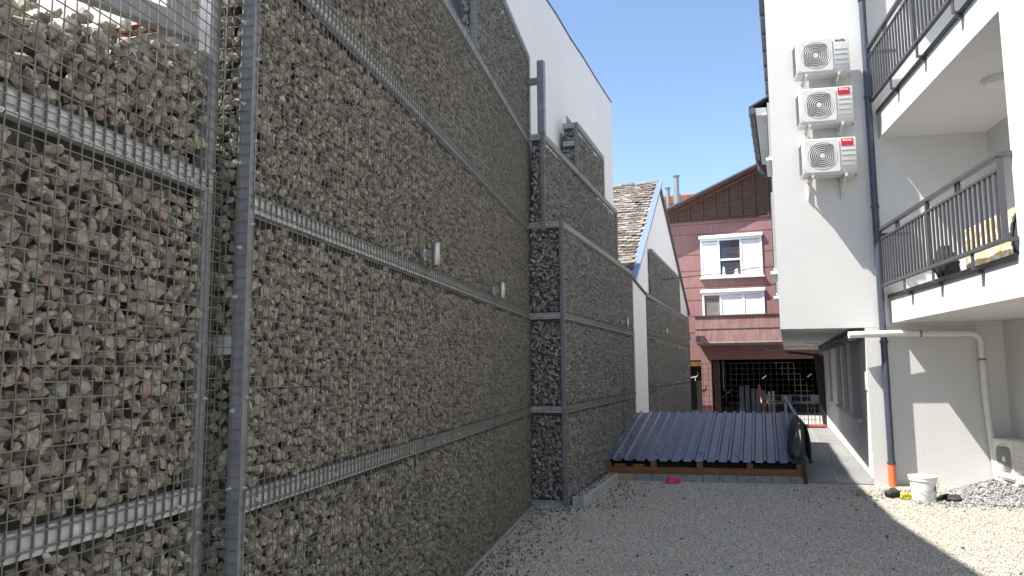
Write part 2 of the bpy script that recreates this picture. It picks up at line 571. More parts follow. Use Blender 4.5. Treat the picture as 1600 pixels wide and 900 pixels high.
def gabion(name, label, loc, ang, L, z0, z1, rails, side=0.12, seams=(), s=0.05, low=False, sp=0.046, top=None,
           post_w=0.055, end_post=True, front_post=True, mesh_top=None, wire_t=0.0035, side_rails=None, side_mesh=True, top_rail=True,
           rail_mat='galv', extra_rails=()):
    """local frame: y runs along the wall, x points out of it (towards the yard)"""
    g = thing(name, label, 'gabion wall', loc, -ang)
    hulls = HULLS_LOW if low else HULLS
    pts = face_points(L, z0, z1, s, rails, 0.03, top, (post_w * 0.7 if front_post else 0.0, 0.03))
    P = np.stack([-pts[:, 1], pts[:, 0], pts[:, 2]], 1)
    S = pts[:, 3]
    Ps = [P]; Ss = [S]
    sr = side_rails if side_rails is not None else rails
    if side > 0.06:
        q = face_points(side, z0, z1, s, sr, 0.03, None, (post_w * 0.7, 0.0))
        Ps.append(np.stack([-q[:, 0], q[:, 1], q[:, 2]], 1)); Ss.append(q[:, 3])
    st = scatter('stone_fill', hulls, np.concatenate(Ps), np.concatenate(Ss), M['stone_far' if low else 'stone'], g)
    tag(st, kind='stuff')
    # dark block behind the stones: shade in the gaps put into its colour
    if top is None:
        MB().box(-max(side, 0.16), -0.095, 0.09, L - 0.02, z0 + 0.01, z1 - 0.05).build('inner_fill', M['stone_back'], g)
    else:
        MB().prism([(0.0, z0), (0.0, float(top(0)) - 0.13), (L - 0.0, float(top(L)) - 0.13), (L - 0.0, z0)], 'x', -0.35, -0.10).build('inner_fill', M['stone_back'], g)  # runs to the panel end to keep sun off the adjoining side face
        k = 900
        uu = rng.uniform(0, L - 0.08, k); dd = rng.uniform(0.09, 0.36, k)
        zz = top(uu) - rng.uniform(0.03, 0.15, k)
        o = scatter('stone_top', HULLS, np.stack([-dd, uu, zz], 1), s * rng.uniform(0.45, 0.8, k), M['stone'], g)
        tag(o, kind='stuff')
    # mesh panels, one per bay and storey, lapped over the rails
    ys = [0.0] + list(seams) + [L]
    zs = [z0] + [r for r in rails if z0 + 0.2 < r < z1 - 0.2] + [mesh_top or z1]
    for a, b in zip(ys[:-1], ys[1:]):
        for k, (c, d) in enumerate(zip(zs[:-1], zs[1:])):
            c2 = c - (0.035 if k else 0.0)
            wires_front(b - a + 0.02, c2 - (0.03 if k else 0), d + 0.012, sp, wire_t, y0=a + 0.03, zoff=0.012, x=0.0055 * (k % 2)).build('mesh_panel', M['wire'], g)
    if side > 0.06 and side_mesh:
        wires_side(side, z0, z1, sp, wire_t, y=-0.006).build('side_mesh_panel', M['wire'], g)
    # rails
    rm = M[rail_mat]
    for r in list(rails) + list(extra_rails):
        top_z = min(r + 0.0, z1)
        MB().box(-0.045, -0.0045, post_w * (0.9 if front_post else 0), L - 0.01, top_z - 0.08, top_z).build('rail', rm, g, bev=0.004)
    if side > 0.1:
        for r in sr:
            MB().box(-side, -post_w + 0.004, 0.003, 0.045, r - 0.08, r).build('side_rail', rm, g, bev=0.004)
    # posts
    if front_post:
        MB().box(-post_w - 0.006, -0.0065, 0.001, post_w, z0, z1).build('corner_post', M['post'], g, bev=0.004)
    if end_post:
        MB().box(-0.055, -0.007, L - 0.05, L - 0.002, z0, z1).build('end_post', M['post'], g, bev=0.003)
    for y in seams:
        MB().box(-0.052, -0.046, y - 0.016, y + 0.016, z0, z1 - 0.09).build('post', M['galv_dark'], g)
    return g


def bolt_mesh():
    mb = MB()
    mb.tube([(0, 0, 0), (0.006, 0, 0)], 0.0085, 12)
    mb.tube([(0.006, 0, 0), (0.012, 0, 0)], 0.0065, 6)
    mb.tube([(0.012, 0, 0), (0.018, 0, 0)], 0.0032, 8)
    return mb


# ================================================================== SETTING
def quad_sheet(name, pts, z, mat, kind='structure', sub=0, parent=None):
    me = bpy.data.meshes.new(name)
    me.from_pydata([(x, y, z) for x, y in pts], [], [tuple(range(len(pts)))])
    me.materials.append(mat)
    o = bpy.data.objects.new(name, me)
    C.objects.link(o)
    if kind: o['kind'] = kind
    return o


quad_sheet('ground', [(-900, -900), (900, -900), (900, 900), (-900, 900)], -0.012, M['street'])
quad_sheet('gravel_yard', [(-3.5, -6), (9, -6), (9, 11.6), (-3.5, 11.6)], -0.004, M['gravel'])
# path of tiles along the right-hand building, in the building's own direction
A8 = 8.3
pth = MB().box(-1.02, 0.0, 0.02, 11.0, -0.02, 0.018)
pth = pth.build('path', M['path'])
pth.location = (2.86, 11.33, 0); pth.rotation_euler = (0, 0, rad(-A8)); pth['kind'] = 'structure'
curb = MB().box(0.01, 0.17, 0.08, 2.36, -0.01, 0.105).build('kerb', M['concrete'], bev=0.012)
curb.location = (-1.17, 9.08, 0); curb.rotation_euler = (0, 0, rad(-7.3)); curb['kind'] = 'structure'
# lift kerb slightly away from the gabion foot
curb.location.x += 0.02

# pebbles on the yard
N = 120000
py = 5.0 + 6.4 * rng.random(N) ** 1.0
px = -1.6 + 6.2 * rng.random(N)
keep = (px > np.where(py < 9.1, -1.56, -0.92 + (py - 9.1) * 0.128)) & (px < np.where(py > 10.4, 4.5, 4.7))
keep &= ~((px > 3.18) & (py > 11.4)) & ~((py > 11.28) & (px < 3.2))
P = np.stack([px, py, np.full(N, 0.0)], 1)[keep]
S = rng.uniform(0.0045, 0.0105, len(P)) * rng.uniform(0.8, 1.1, len(P))
P[:, 2] = S * 0.25
oct_ = []
for k in range(12):
    V = np.array([(1, 0, 0), (-1, 0, 0), (0, 1, 0), (0, -1, 0), (0, 0, 0.7), (0, 0, -0.7)], np.float32)
    V = V * np.array([1.0, 0.8, 0.8], np.float32) + rng.uniform(-0.22, 0.22, V.shape).astype(np.float32)
    F = np.array([(0, 2, 4), (2, 1, 4), (1, 3, 4), (3, 0, 4), (2, 0, 5), (1, 2, 5), (3, 1, 5), (0, 3, 5)], np.int32)
    oct_.append((V, F))
g = scatter('gravel', oct_, P, S, M['pebble'])
tag(g, 'pale crushed gravel covering the whole yard', 'gravel', kind='stuff')

# dark stones spilled from the gabions
pts = []
for _ in range(650):
    y = random.uniform(5.0, 9.0); pts.append((-1.57 + abs(random.gauss(0, 0.28)), y))
for _ in range(60):
    y = random.uniform(8.7, 9.05); pts.append((random.uniform(-1.55, -1.0), y))
for _ in range(220):
    y = random.uniform(9.0, 11.2); pts.append((-0.93 + (y - 9.1) * 0.128 + abs(random.gauss(0, 0.3)), y))
for _ in range(70):
    pts.append((random.uniform(1.6, 2.6), random.gauss(10.9 - random.random() * 1.6, 0.15)))
for _ in range(60):
    y = random.gauss(10.6, 0.25); pts.append((2.55 + random.gauss(0, 0.12), y))
for _ in range(160):
    pts.append((random.uniform(-1.2, 4.3), random.uniform(5.2, 11.2)))
P = np.array([(x, y, 0.008) for x, y in pts]); S = rng.uniform(0.008, 0.026, len(P)) * rng.uniform(0.6, 1.0, len(P))
P[:, 2] = S * 0.45
g = scatter('loose_stones', HULLS_LOW, P, S, M['dark_pebble'])
tag(g, 'dark stray stones strewn over the pale gravel along the gabion walls', 'stones', kind='stuff')
# small stones between kerb and gabion
pts = []
for _ in range(170):
    t = random.uniform(0.1, 2.3)
    x = -1.17 + math.sin(rad(7.3)) * t + random.uniform(0.03, 0.17); y = 9.08 + math.cos(rad(7.3)) * t
    pts.append((x, y, 0.112))
P = np.array(pts); S = rng.uniform(0.007, 0.017, len(P))
tag(scatter('stone_chips', HULLS_LOW, P, S, M['dark_pebble']), 'dark stone chips lying on the concrete kerb', 'stones', kind='stuff')

# ================================================================== GABIONS
T = [0.0, 1.18, 2.38, 3.51, 4.66, 5.80]
# the near panel, partly filled
gw0 = gabion('gabion_wall', 'nearest gabion panel at the left edge, its stones ending unevenly below the mesh top', (-1.735, 0.35, 0), 0, 2.25, 0.0, 4.2,
             [1.22, 2.44], side=0.0, s=0.047, top=lambda u: 2.475 + 0.20 * (np.asarray(u)), front_post=False, end_post=False, mesh_top=4.2)
MB().box(-0.065, -0.008, 2.19, 2.248, 0, 4.4).build('end_post', M['post'], gw0, bev=0.004)
MB().bar((-0.05, 2.15, 3.0), (-0.56, 0.98, 2.99), 0.05, 0.085).build('brace', M['post'], gw0, bev=0.004)
# the long one
gw1 = gabion('gabion_wall', 'long straight gabion wall with two wall lamps, rising from the gravel', (-1.62, 2.655, 0), 0, 6.68, 0.0, 4.66,
             [1.18, 2.38, 3.51, 4.66], side=0.30, seams=(2.25, 4.40), s=0.044, side_rails=[1.80, 4.66])
gw1d = gabion('gabion_wall', 'topmost dark gabion block standing on the long wall', (-1.62, 6.42, 0), 0, 2.92, 4.665, 5.82,
              [5.82], side=0.14, s=0.055, low=True, side_rails=[5.82, 5.50])
# the stepped ones
d73 = Vector((math.sin(rad(7.3)), math.cos(rad(7.3)), 0))
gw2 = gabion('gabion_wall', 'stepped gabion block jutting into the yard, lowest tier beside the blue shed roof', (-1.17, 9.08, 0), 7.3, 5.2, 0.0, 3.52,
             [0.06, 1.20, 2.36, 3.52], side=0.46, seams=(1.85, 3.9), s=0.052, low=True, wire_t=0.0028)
gw2b = gabion('gabion_wall', 'middle gabion tier with a tall bare post at its near corner', (-1.40, 9.10, 0), 7.3, 5.02, 3.40, 4.68,
              [4.68], side=0.20, seams=(1.9, 3.9), s=0.055, low=True, wire_t=0.0030)
MB().box(-0.088, 0.004, -0.006, 0.088, 4.685, 5.66).build('tall_post', M['galv_dark'], gw2b, bev=0.004)
MB().box(-0.30, -0.09, 0.01, 0.075, 5.36, 5.44).build('bracket', M['galv_dark'], gw2b, bev=0.003)
cpos = Vector((-1.40, 9.10, 0)) + d73 * 1.86
gw2c = gabion('gabion_wall', 'small uppermost gabion block leaning on the tall white wall', (cpos.x, cpos.y, 0), 7.3, 2.0, 4.685, 5.43,
              [5.43], side=0.24, s=0.055, side_rails=[5.43, 5.15], low=True, wire_t=0.0028)
MB().prism([(-0.175, 5.43), (-0.09, 5.43), (-0.175, 5.56)], 'y', 0.0, 0.006).build('gusset_plate', M['verge'], gw2c)
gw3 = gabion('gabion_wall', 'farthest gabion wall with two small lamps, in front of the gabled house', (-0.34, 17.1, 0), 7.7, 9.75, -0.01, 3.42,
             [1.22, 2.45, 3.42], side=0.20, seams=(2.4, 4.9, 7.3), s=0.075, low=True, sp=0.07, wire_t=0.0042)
d3 = Vector((math.sin(rad(7.7)), math.cos(rad(7.7)), 0))
p3 = Vector((-0.34, 17.1, 0)) + d3 * 1.25
gw3d = gabion('gabion_wall', 'upper gabion block stacked on the farthest wall under the gable', (p3.x, p3.y, 0), 7.7, 6.0, 3.425, 4.60,
              [4.60], side=0.30, seams=(3.0,), s=0.078, low=True, sp=0.07, wire_t=0.0042, side_rails=[4.6, 3.98])

# bolts on the near rails and posts
b0 = bolt_mesh().build('bolt', M['bolt'], gw0, loc=(0.0, 0.0, 0.0))
spots0 = []
for z in (1.155, 2.385):
    for y in (1.27, 1.50, 1.72, 1.95, 2.08):
        spots0.append((0.0, y + random.uniform(-0.02, 0.02), z + random.uniform(-0.025, 0.015)))
for z in (1.05, 1.55, 1.9, 2.45):
    spots0.append((-0.006, 2.22 + random.uniform(-0.01, 0.01), z))
b0.location = spots0[0]
for p in spots0[1:]:
    copy_child(b0, gw0, p)
spots1 = []
for r in (1.135, 2.34):
    for i in range(9):
        spots1.append((0.0, 0.16 + i * 0.37 + random.uniform(-0.05, 0.05), r + random.uniform(-0.02, 0.02)))
for z in (0.85, 1.2, 1.55, 1.9, 2.25, 2.6, 2.95, 3.3):
    spots1.append((-0.006, 0.03, z))
for p in spots1:
    copy_child(b0, gw1, p)
bside = MB()
bside.tube([(0, 0, 0), (0, -0.006, 0)], 0.010, 12); bside.tube([(0, -0.006, 0), (0, -0.018, 0)], 0.006, 6)
bs = bside.build('bolt', M['bolt'], gw1, loc=(-0.045, 0.0, 1.2))
for z in (1.5, 1.95, 2.15, 2.5, 2.75, 3.1):
    copy_child(bs, gw1, (-0.03 - random.random() * 0.02, 0.0, z))


# wall lamps: up-down cylinders
def wall_lamp(label, loc, ang):
    t = thing('wall_lamp', label, 'wall lamp', loc, -ang, 'steel up-down lamps on the gabion walls')
    MB().lathe([(0.0, -0.078), (0.026, -0.078), (0.030, -0.073), (0.030, 0.073), (0.026, 0.078), (0.0, 0.078)], 0.10, 0, 28).build('cylinder', M['steel'], t, smooth=True)
    MB().tube([(0.0, 0, 0), (0.022, 0, 0)], 0.042, 24).build('base_plate', M['steel'], t, smooth=True)
    MB().bar((0.02, 0, 0), (0.075, 0, 0), 0.03, 0.035).build('arm', M['steel'], t)
    return t


wall_lamp('steel cylinder lamp on the long gabion wall, nearest to the camera and largest', (-1.612, 4.83, 2.45), 0)
wall_lamp('steel cylinder lamp near the far end of the long gabion wall', (-1.612, 6.98, 2.42), 0)
q = Vector((-1.17, 9.08, 2.45)) + d73 * 3.86
wall_lamp('steel cylinder lamp on the stepped gabion block beside the blue shed', q + Vector((0.008, 0, 0)), 7.3)
q = Vector((-0.34, 17.1, 2.62)) + d3 * 2.75
wall_lamp('small lamp at the middle of the farthest gabion wall', q + Vector((0.01, 0, 0)), 7.7)
q = Vector((-0.34, 17.1, 2.70)) + d3 * 8.9
wall_lamp('tiniest lamp at the very end of the farthest gabion wall', q + Vector((0.01, 0, 0)), 7.7)

# ================================================================== TALL WHITE HOUSE (left)
hw = thing('white_house', 'tall windowless white house wall rising behind the gabion walls', 'house', (-1.70, 9.2, 0), -7.3)
# facade top drifts slightly (old roof edge; unseen near part shaped to fit the yard shadow it casts): local y from -6.0 to 5.65
prof = [(-6.0, 8.15), (-4.7, 7.85), (-3.4, 7.55), (-2.4, 7.34), (-1.2, 7.26), (0.0, 7.18), (0.9, 7.15), (1.8, 7.20), (2.7, 7.20), (3.6, 7.25), (4.8, 7.27), (6.25, 7.33)]
poly = [(-6.0, 0.0)] + prof + [(6.25, 0.0)]
MB().prism(poly, 'x', -6.5, 0.0).build('wall', M['plaster_smooth'], hw)
mb = MB()
for (a, za), (b, zb) in zip(prof[:-1], prof[1:]):
    mb.bar((-0.005, a - 0.004, za + 0.012), (-0.005, b + 0.004, zb + 0.012), 0.035, 0.03)
mb.build('roof_edge', M['verge_dark'], hw)
MB().box(-6.5, -0.008, -6.03, -6.003, 0, 6.3).build('end_wall_render', M['plaster_pinkish'], hw)
# small lean-to roof at the sunny end, seen over the unfinished stones
lt = thing('lean_to_roof', 'small sunlit lean-to roof with red ridge tiles behind the unfinished gabion panel', 'roof', (-2.42, 3.22, 0), -7.3)
MB().prism([(0.0, 3.42), (0.0, 2.3), (-0.9, 2.3), (-0.9, 2.86)], 'x', -2.6, -0.06).build('roof_slab', M['plinth'], lt)
mb = MB()
mb.bar((-2.6, 0.0, 3.45), (-0.02, 0.0, 3.45), 0.05, 0.045)
mb.bar((-0.05, 0.0, 3.45), (-0.05, -0.93, 2.88), 0.06, 0.05)
mb.tube([(-2.6, -0.93, 2.87), (-0.02, -0.93, 2.87)], 0.04, 10)
mb.build('ridge_tiles', M['red_tile'], lt)

# ================================================================== GABLED HOUSE
gh = thing('gabled_house', 'white gabled house with an old mossy tile roof behind the gabions', 'house', (-1.61, 9.2, 0), -A8)
# local y along the gable wall; x outwards. left eave y=6.95 z=3.62 ; peak y=11.34 z=6.75 ; right eave 17.4 z=3.7
yl, zl, yp, zp, yr, zr = 6.9, 3.58, 11.32, 6.74, 17.5, 3.62
MB().prism([(yl, -0.01), (yl, zl), (yp, zp), (yr, zr), (yr, -0.01)], 'x', -9.0, 0.0).build('wall', M['plaster_smooth'], gh)
# tiles on the near slope
sl = math.hypot(yp - yl, zp - zl)
uy, uz = (yp - yl) / sl, (zp - zl) / sl
ny, nz = -uz, uy
mbt = MB()
rows = int((sl + 0.25) / 0.145); cols = 36
for r in range(rows):
    sag = 0
    for cidx in range(cols):
        x0 = 0.02 - (cidx + (0.5 if r % 2 else 0)) * 0.185
        x1 = x0 - 0.175
        if x0 > 0.03: x0 = 0.03
        s0 = -0.22 + r * 0.145 + random.uniform(-0.012, 0.012); s1 = s0 + 0.19
        if s1 > sl + 0.03: s1 = sl + 0.03
        wob = 0.018 * math.sin(cidx * 0.7 + r * 0.4) + 0.02 * math.sin(cidx * 0.23 + 1) + random.uniform(-0.006, 0.006)
        h0 = 0.045 + wob; h1 = 0.018 + wob
        def pt(x, s_, h): return (x, yl + uy * s_ + ny * h, zl + uz * s_ + nz * h)
        vs = [pt(x0, s0, h0), pt(x1, s0, h0), pt(x1, s1, h1), pt(x0, s1, h1), pt(x0, s0, h0 - 0.028), pt(x1, s0, h0 - 0.028), pt(x1, s1, h1 - 0.02), pt(x0, s1, h1 - 0.02)]
        mbt.add(vs, [(0, 1, 2, 3), (4, 7, 6, 5), (0, 4, 5, 1), (1, 5, 6, 2), (2, 6, 7, 3), (3, 7, 4, 0)])
mbt.build('roof_tiles', M['old_tile'], gh)
mbt = MB()
for k in range(22):
    x = -k * 0.33
    mbt.tube([(x + 0.02, yp, zp + 0.045 - 0.012 * math.sin(k * 0.5)), (x - 0.34, yp, zp + 0.03 - 0.012 * math.sin(k * 0.5 + 0.5))], 0.075, 8, r2=0.06)
mbt.build('ridge_tiles', M['old_tile'], gh)
MB().bar((0.06, yl - 0.12, zl - 0.09 + 0.02), (0.06, yp + 0.02, zp + 0.06), 0.15, 0.07).build('verge', M['verge'], gh)
MB().bar((0.02, yp, zp + 0.05), (0.02, yr + 0.25, zr - 0.05), 0.10, 0.07).build('verge', M['verge_dark'], gh)
MB().bar((-5.0, yr + 0.30, zr - 0.06), (0.06, yr + 0.30, zr - 0.06), 0.09, 0.09).build('gutter', M['verge_dark'], gh)
# white pier between the gabions
pier = thing('boundary_wall', 'narrow white wall strip between the stepped gabion block and the farthest gabion wall', 'wall', (-1.17, 9.08, 0), -7.3)
MB().prism([(5.23, -0.01), (5.23, 3.37), (6.95, 3.21), (6.95, -0.01)], 'x', -0.35, -0.02).build('wall', M['plaster_smooth'], pier)
MB().bar((-0.16, 5.20, 3.395), (-0.16, 6.97, 3.235), 0.36, 0.03).build('coping', M['verge_dark'], pier)

# ================================================================== PINK HOUSE
ph = thing('pink_house', 'old pink rendered house with timber gable closing the end of the yard', 'house', (1.2, 28.0, 0), -A8)
# local x = along the facade, y = depth. Openings: passage s .58..4.6 z<1.96, door -.25..0.18 z<1.75
mb = MB()
mb.box(-2.5, 9.0, 0.0, 0.35, 2.43, 7.14)
mb.box(-2.5, 9.0, 0.003, 0.35, 1.96, 2.43)
mb.box(-2.5, -0.35, 0.0, 0.35, 0.0, 1.96)
mb.box(0.20, 0.55, 0.0, 0.35, 0.0, 1.96)
mb.box(4.7, 9.0, 0.0, 0.35, 0.0, 1.96)
mb.build('wall', M['pink'], ph)
MB().box(-0.35, 0.20, 0.03, 0.35, 1.73, 1.955).build('lintel', M['wood_orange'], ph)
mb = MB()
for z in (2.95, 3.55, 4.15, 4.62, 5.25, 5.85, 6.62, 6.98):
    mb.box(-2.5, 9.0, -0.008, 0.0, z, z + 0.022)
mb.build('string_course', simple('dark_joint', (0.16, 0.07, 0.07), 0.9), ph)
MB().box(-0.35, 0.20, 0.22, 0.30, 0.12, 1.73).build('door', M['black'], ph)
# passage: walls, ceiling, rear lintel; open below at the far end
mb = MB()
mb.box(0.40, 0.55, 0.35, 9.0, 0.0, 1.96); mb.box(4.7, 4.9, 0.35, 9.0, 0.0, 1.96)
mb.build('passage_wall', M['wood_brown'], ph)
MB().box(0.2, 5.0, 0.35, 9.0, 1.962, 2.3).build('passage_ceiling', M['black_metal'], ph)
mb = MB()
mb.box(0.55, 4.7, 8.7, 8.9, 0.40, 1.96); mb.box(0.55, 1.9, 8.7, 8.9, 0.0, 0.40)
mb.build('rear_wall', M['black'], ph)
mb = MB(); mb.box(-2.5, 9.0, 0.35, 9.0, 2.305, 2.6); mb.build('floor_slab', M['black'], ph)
# balcony
MB().box(0.17, 7.0, -0.85, -0.003, 2.47, 2.582).build('balcony_slab', M['pink_balcony'], ph)
MB().box(0.16, 7.0, -0.885, -0.853, 2.53, 2.583).build('drip_edge', M['concrete'], ph)
MB().box(0.13, 7.0, -0.88, -0.75, 2.585, 3.47).build('balcony_parapet', M['pink_balcony'], ph)
MB().box(0.08, 7.0, -0.92, -0.70, 3.473, 3.52).build('parapet_coping', M['wood_brown'], ph)
MB().box(0.13, 7.0, -0.895, -0.883, 3.02, 3.045).build('parapet_joint', M['verge_dark'], ph)


def pink_window(s0, s1, z0, z1, layout, roller=0.14):
    w = MB()
    fw = 0.07
    w.box(s0, s1, -0.05, 0.03, z0, z0 + fw); w.box(s0, s1, -0.05, 0.03, z1 - fw, z1)
    n = len(layout)
    xs = [s0 + (s1 - s0) * sum(l[0] for l in layout[:i]) for i in range(n + 1)]
    for i, x in enumerate(xs):
        c = min(max(x, s0 + fw / 2), s1 - fw / 2)
        w.box(c - fw / 2, c + fw / 2, -0.048, 0.028, z0 + fw, z1 - fw)
    win = w.build('window', M['frame_white'], ph)
    for i, (wd, kind) in enumerate(layout):
        a, b = xs[i] + fw / 2 + 0.002, xs[i + 1] - fw / 2 - 0.002
        if kind == 'shut':
            o = MB()
            k = int((z1 - z0 - 2 * fw) / 0.055)
            for j in range(k):
                zz = z0 + fw + 0.003 + j * 0.055
                o.prism([(-0.028, zz), (-0.0305, zz + 0.025), (-0.028, zz + 0.052), (-0.010, zz + 0.053), (-0.010, zz)], 'x', a, b)
            o.build('roller_shutter', M['shutter'], win)
        elif kind == 'glass':
            MB().box(a, b, 0.0, 0.008, z0 + fw, z1 - fw).build('pane', M['glass'], win)
            mid = z0 + (z1 - z0) * 0.45
            MB().box(a, b, -0.03, -0.002, mid - 0.035, mid + 0.035).build('transom', M['frame_white'], win)
            MB().prism([(a + 0.05, z0 + fw), (a + 0.17, z0 + fw), (a + 0.15, z0 + 0.36), (a + 0.09, z0 + 0.40)], 'y', -0.012, -0.002).build('window_ornament', M['far_white'], win)
            MB().prism([(b - 0.24, z0 + fw), (b - 0.08, z0 + fw), (b - 0.10, z0 + 0.30), (b - 0.2, z0 + 0.26)], 'y', -0.012, -0.002).build('window_ornament', M['far_white'], win)
        else:
            MB().box(a, b, 0.0, 0.008, z0 + fw, z1 - fw).build('pane', M['curtain'], win)
    MB().box(s0 - 0.05, s1 + 0.05, -0.13, 0.0, z1 + 0.003, z1 + roller).build('roller_box', M['frame_white'], win, bev=0.03)
    MB().box(s0 - 0.05, s1 + 0.05, -0.13, 0.0, z0 - 0.05, z0 - 0.003).build('sill', M['frame_white'], win)
    return win


pink_window(0.33, 2.50, 4.97, 6.40, [(0.30, 'shut'), (0.36, 'glass'), (0.34, 'shut')])
pink_window(0.33, 2.50, 3.46, 4.38, [(0.30, 'curtain'), (0.37, 'shut'), (0.33, 'shut')])
# timber gable: verge from (-.85,7.5) to (2.77,9.04) slope .425, ridge at s=5.2
rs, rz0 = 5.6, 7.36
k_ = 0.425
gp = [(-1.3, 7.14), (-1.3, 7.22), (rs, 7.22 + k_ * (rs + 1.3)), (9.0, 7.22 + k_ * (rs + 1.3) - k_ * (9.0 - rs)), (9.0, 7.14)]
MB().prism(gp, 'y', 0.02, 0.3).build('gable_boarding', M['wood_brown'], ph)
mb = MB()
for i in range(28):
    z = 7.2 + i * 0.13
    x0 = max(-1.3, -1.3 + (z + 0.13 - 7.22) / k_)
    if x0 > 5: break
    mb.prism([(0.02, z), (0.004, z), (0.016, z + 0.125), (0.02, z + 0.125)], 'x', x0, 5.0)
mb.build('gable_boards', M['wood_brown'], ph)
for i in range(9):
    x = -0.55 + i * 0.47
    zt = 7.22 + k_ * (x + 1.3)
    MB().box(x, x + 0.07, -0.035, 0.003, 7.16, zt).build('batten', M['wood_brown'], ph)
MB().box(-1.3, 9.0, -0.04, 0.02, 7.10, 7.155).build('gable_base_board', M['wood_brown'], ph)
MB().bar((-1.5, -0.22, 7.22 + k_ * -0.2 + 0.06), (rs, -0.22, 7.22 + k_ * (rs + 1.3) + 0.06), 0.55, 0.07).build('roof_edge', M['wood_brown'], ph)
MB().bar((-1.5, -0.25, 7.22 + k_ * -0.2 + 0.135), (rs, -0.25, 7.22 + k_ * (rs + 1.3) + 0.135), 0.60, 0.06).build('roof_trim', M['verge_dark'], ph)
mb = MB().prism([(-1.5, 7.30), (rs, 7.30 + k_ * (rs + 1.3) + 0.05), (rs, 7.1), (-1.5, 7.1)], 'y', 0.31, 9.0)
mb.build('roof', M['red_tile'], ph)
# posts and pipes in the passage mouth
mb = MB(); mb.box(0.62, 0.80, 0.40, 0.58, 0, 1.96); mb.build('passage_post', M['wood_brown'], ph)
MB().tube([(0.93, 0.5, 0.85), (0.93, 0.5, 1.94)], 0.022, 8).build('hanging_pipe', M['galv_dark'], ph)
MB().tube([(0.86, 0.35, 0.55), (1.28, 0.35, 0.92)], 0.022, 8).build('wall_bracket', M['black_metal'], ph)

# weathered boards leaning inside the passage
for i, (x, h, w) in enumerate([(1.55, 0.98, 0.16), (1.75, 1.02, 0.15), (1.95, 0.90, 0.13), (2.12, 0.88, 0.16), (2.32, 0.84, 0.14), (2.50, 0.78, 0.08), (2.64, 0.80, 0.09)]):
    loc = Matrix.Rotation(rad(-A8), 4, 'Z') @ Vector((x, 0.5, 0)) + Vector((1.2, 28.0, 0))
    txt = ['widest blue-grey board', 'tallest blue-grey board', 'third blue-grey board from the left', 'middle blue-grey board', 'board right of the middle board', 'narrow pale plank', 'rightmost narrow plank'][i]
    t = thing('board', txt + ' leaning in the mouth of the dark passage', 'board', loc, -A8, 'boards leaning in the passage')
    MB().bar((0, 0, 0), (0.0, 0.12, h), w, 0.03, (0, 1, 0)).build('plank', M['board'] if i < 5 else M['block'], t)

# house beyond the passage
fh = thing('distant_house', 'white house with dark windows seen through the passage', 'house', (3.2, 38.0, 0), -A8)
MB().box(-4.5, 9, 0, 1.5, 0, 3.2).build('wall', M['far_white'], fh)
for x in (-2.6, -1.3, 0.2, 1.5, 2.8, 4.1):
    w = MB().box(x, x + 0.95, -0.05, 0.0, 0.03, 0.36).build('window', M['frame_white'], fh)
    for a in (0.05, 0.50):
        MB().box(x + a, x + a + 0.40, -0.06, -0.051, 0.06, 0.33).build('pane', M['glass'], w)

# orange-tiled house behind
oh = thing('orange_roofed_house', 'house with an orange tile roof and steel flues behind the pink house', 'house', (1.0, 37.0, 1.3), -A8)
MB().box(-5, 5, 4.0, 7, -1.3, 8.2).build('wall', M['pink'], oh)
mbt = MB()
rows = 13; cols = 38
for r in range(rows):
    for cidx in range(cols):
        x0 = -4.5 + cidx * 0.24; s0 = r * 0.33
        def pt(x, s_, h): return (x, 0.6 + 0.90 * s_ - 0.43 * h, 8.05 + 0.43 * s_ + 0.90 * h)
        for a, b_, ha, hb in ((0, 0.08, 0.0, 0.05), (0.08, 0.16, 0.05, 0.05), (0.16, 0.238, 0.05, 0.0)):
            vs = [pt(x0 + a, s0, ha + 0.04), pt(x0 + b_, s0, hb + 0.04), pt(x0 + b_, s0 + 0.36, hb), pt(x0 + a, s0 + 0.36, ha), ]
            mbt.add(vs, [(0, 1, 2, 3)])
mbt.build('roof_tiles', M['orange_tile'], oh)
MB().prism([(0.7, 8.02), (4.45, 9.85), (4.45, 8.0)], 'x', -4.5, 4.5).build('roof', M['red_tile'], oh)
MB().tube([(-4.5, 4.45, 9.93), (4.6, 4.45, 9.93)], 0.09, 8).build('ridge_tiles', M['orange_tile'], oh)


def flue(x, y, z0, z1, r, wide):
    mb = MB()
    mb.tube([(x, y, z0), (x, y, z0 + (z1 - z0) * 0.45)], r * wide, 16)
    mb.tube([(x, y, z0 + (z1 - z0) * 0.45), (x, y, z1 - 0.12)], r, 16)
    f = mb.build('flue', M['steel'], oh, smooth=True)
    mc = MB(); mc.tube([(x, y, z1 - 0.10), (x, y, z1 - 0.02)], r * 1.1, 16); mc.tube([(x, y, z1 - 0.02), (x, y, z1)], r * 1.5, 16)
    mc.build('flue_cap', M['steel'], f, smooth=True)


flue(-0.25, 1.9, 8.6, 10.45, 0.13, 1.6)
flue(-0.72, 1.9, 8.6, 9.85, 0.11, 1.0)
flue(-1.12, 1.9, 8.6, 9.2, 0.17, 1.0)

# ================================================================== APARTMENT BUILDING (right)
ab = thing('apartment_building', 'new white rendered apartment building with grey balcony railings', 'building', (0, 0, 0), 0)
FY = 11.35           # the end facade with the air conditioners
# bay: facade plane y=FY, left wall slanted by 8.9 deg, underside at z=2.21
dl = Vector((math.sin(rad(8.9)), math.cos(rad(8.9))))
pl = [(1.71, FY), (3.16, FY), (3.16, FY + 0.05), (9, FY + 0.05), (9, 25.0), (1.71 + dl.x * 13.0 / dl.y, FY + 13.0)]
MB().prism(pl, 'z', 2.21, 8.6).build('bay_wall', M['plaster'], ab)
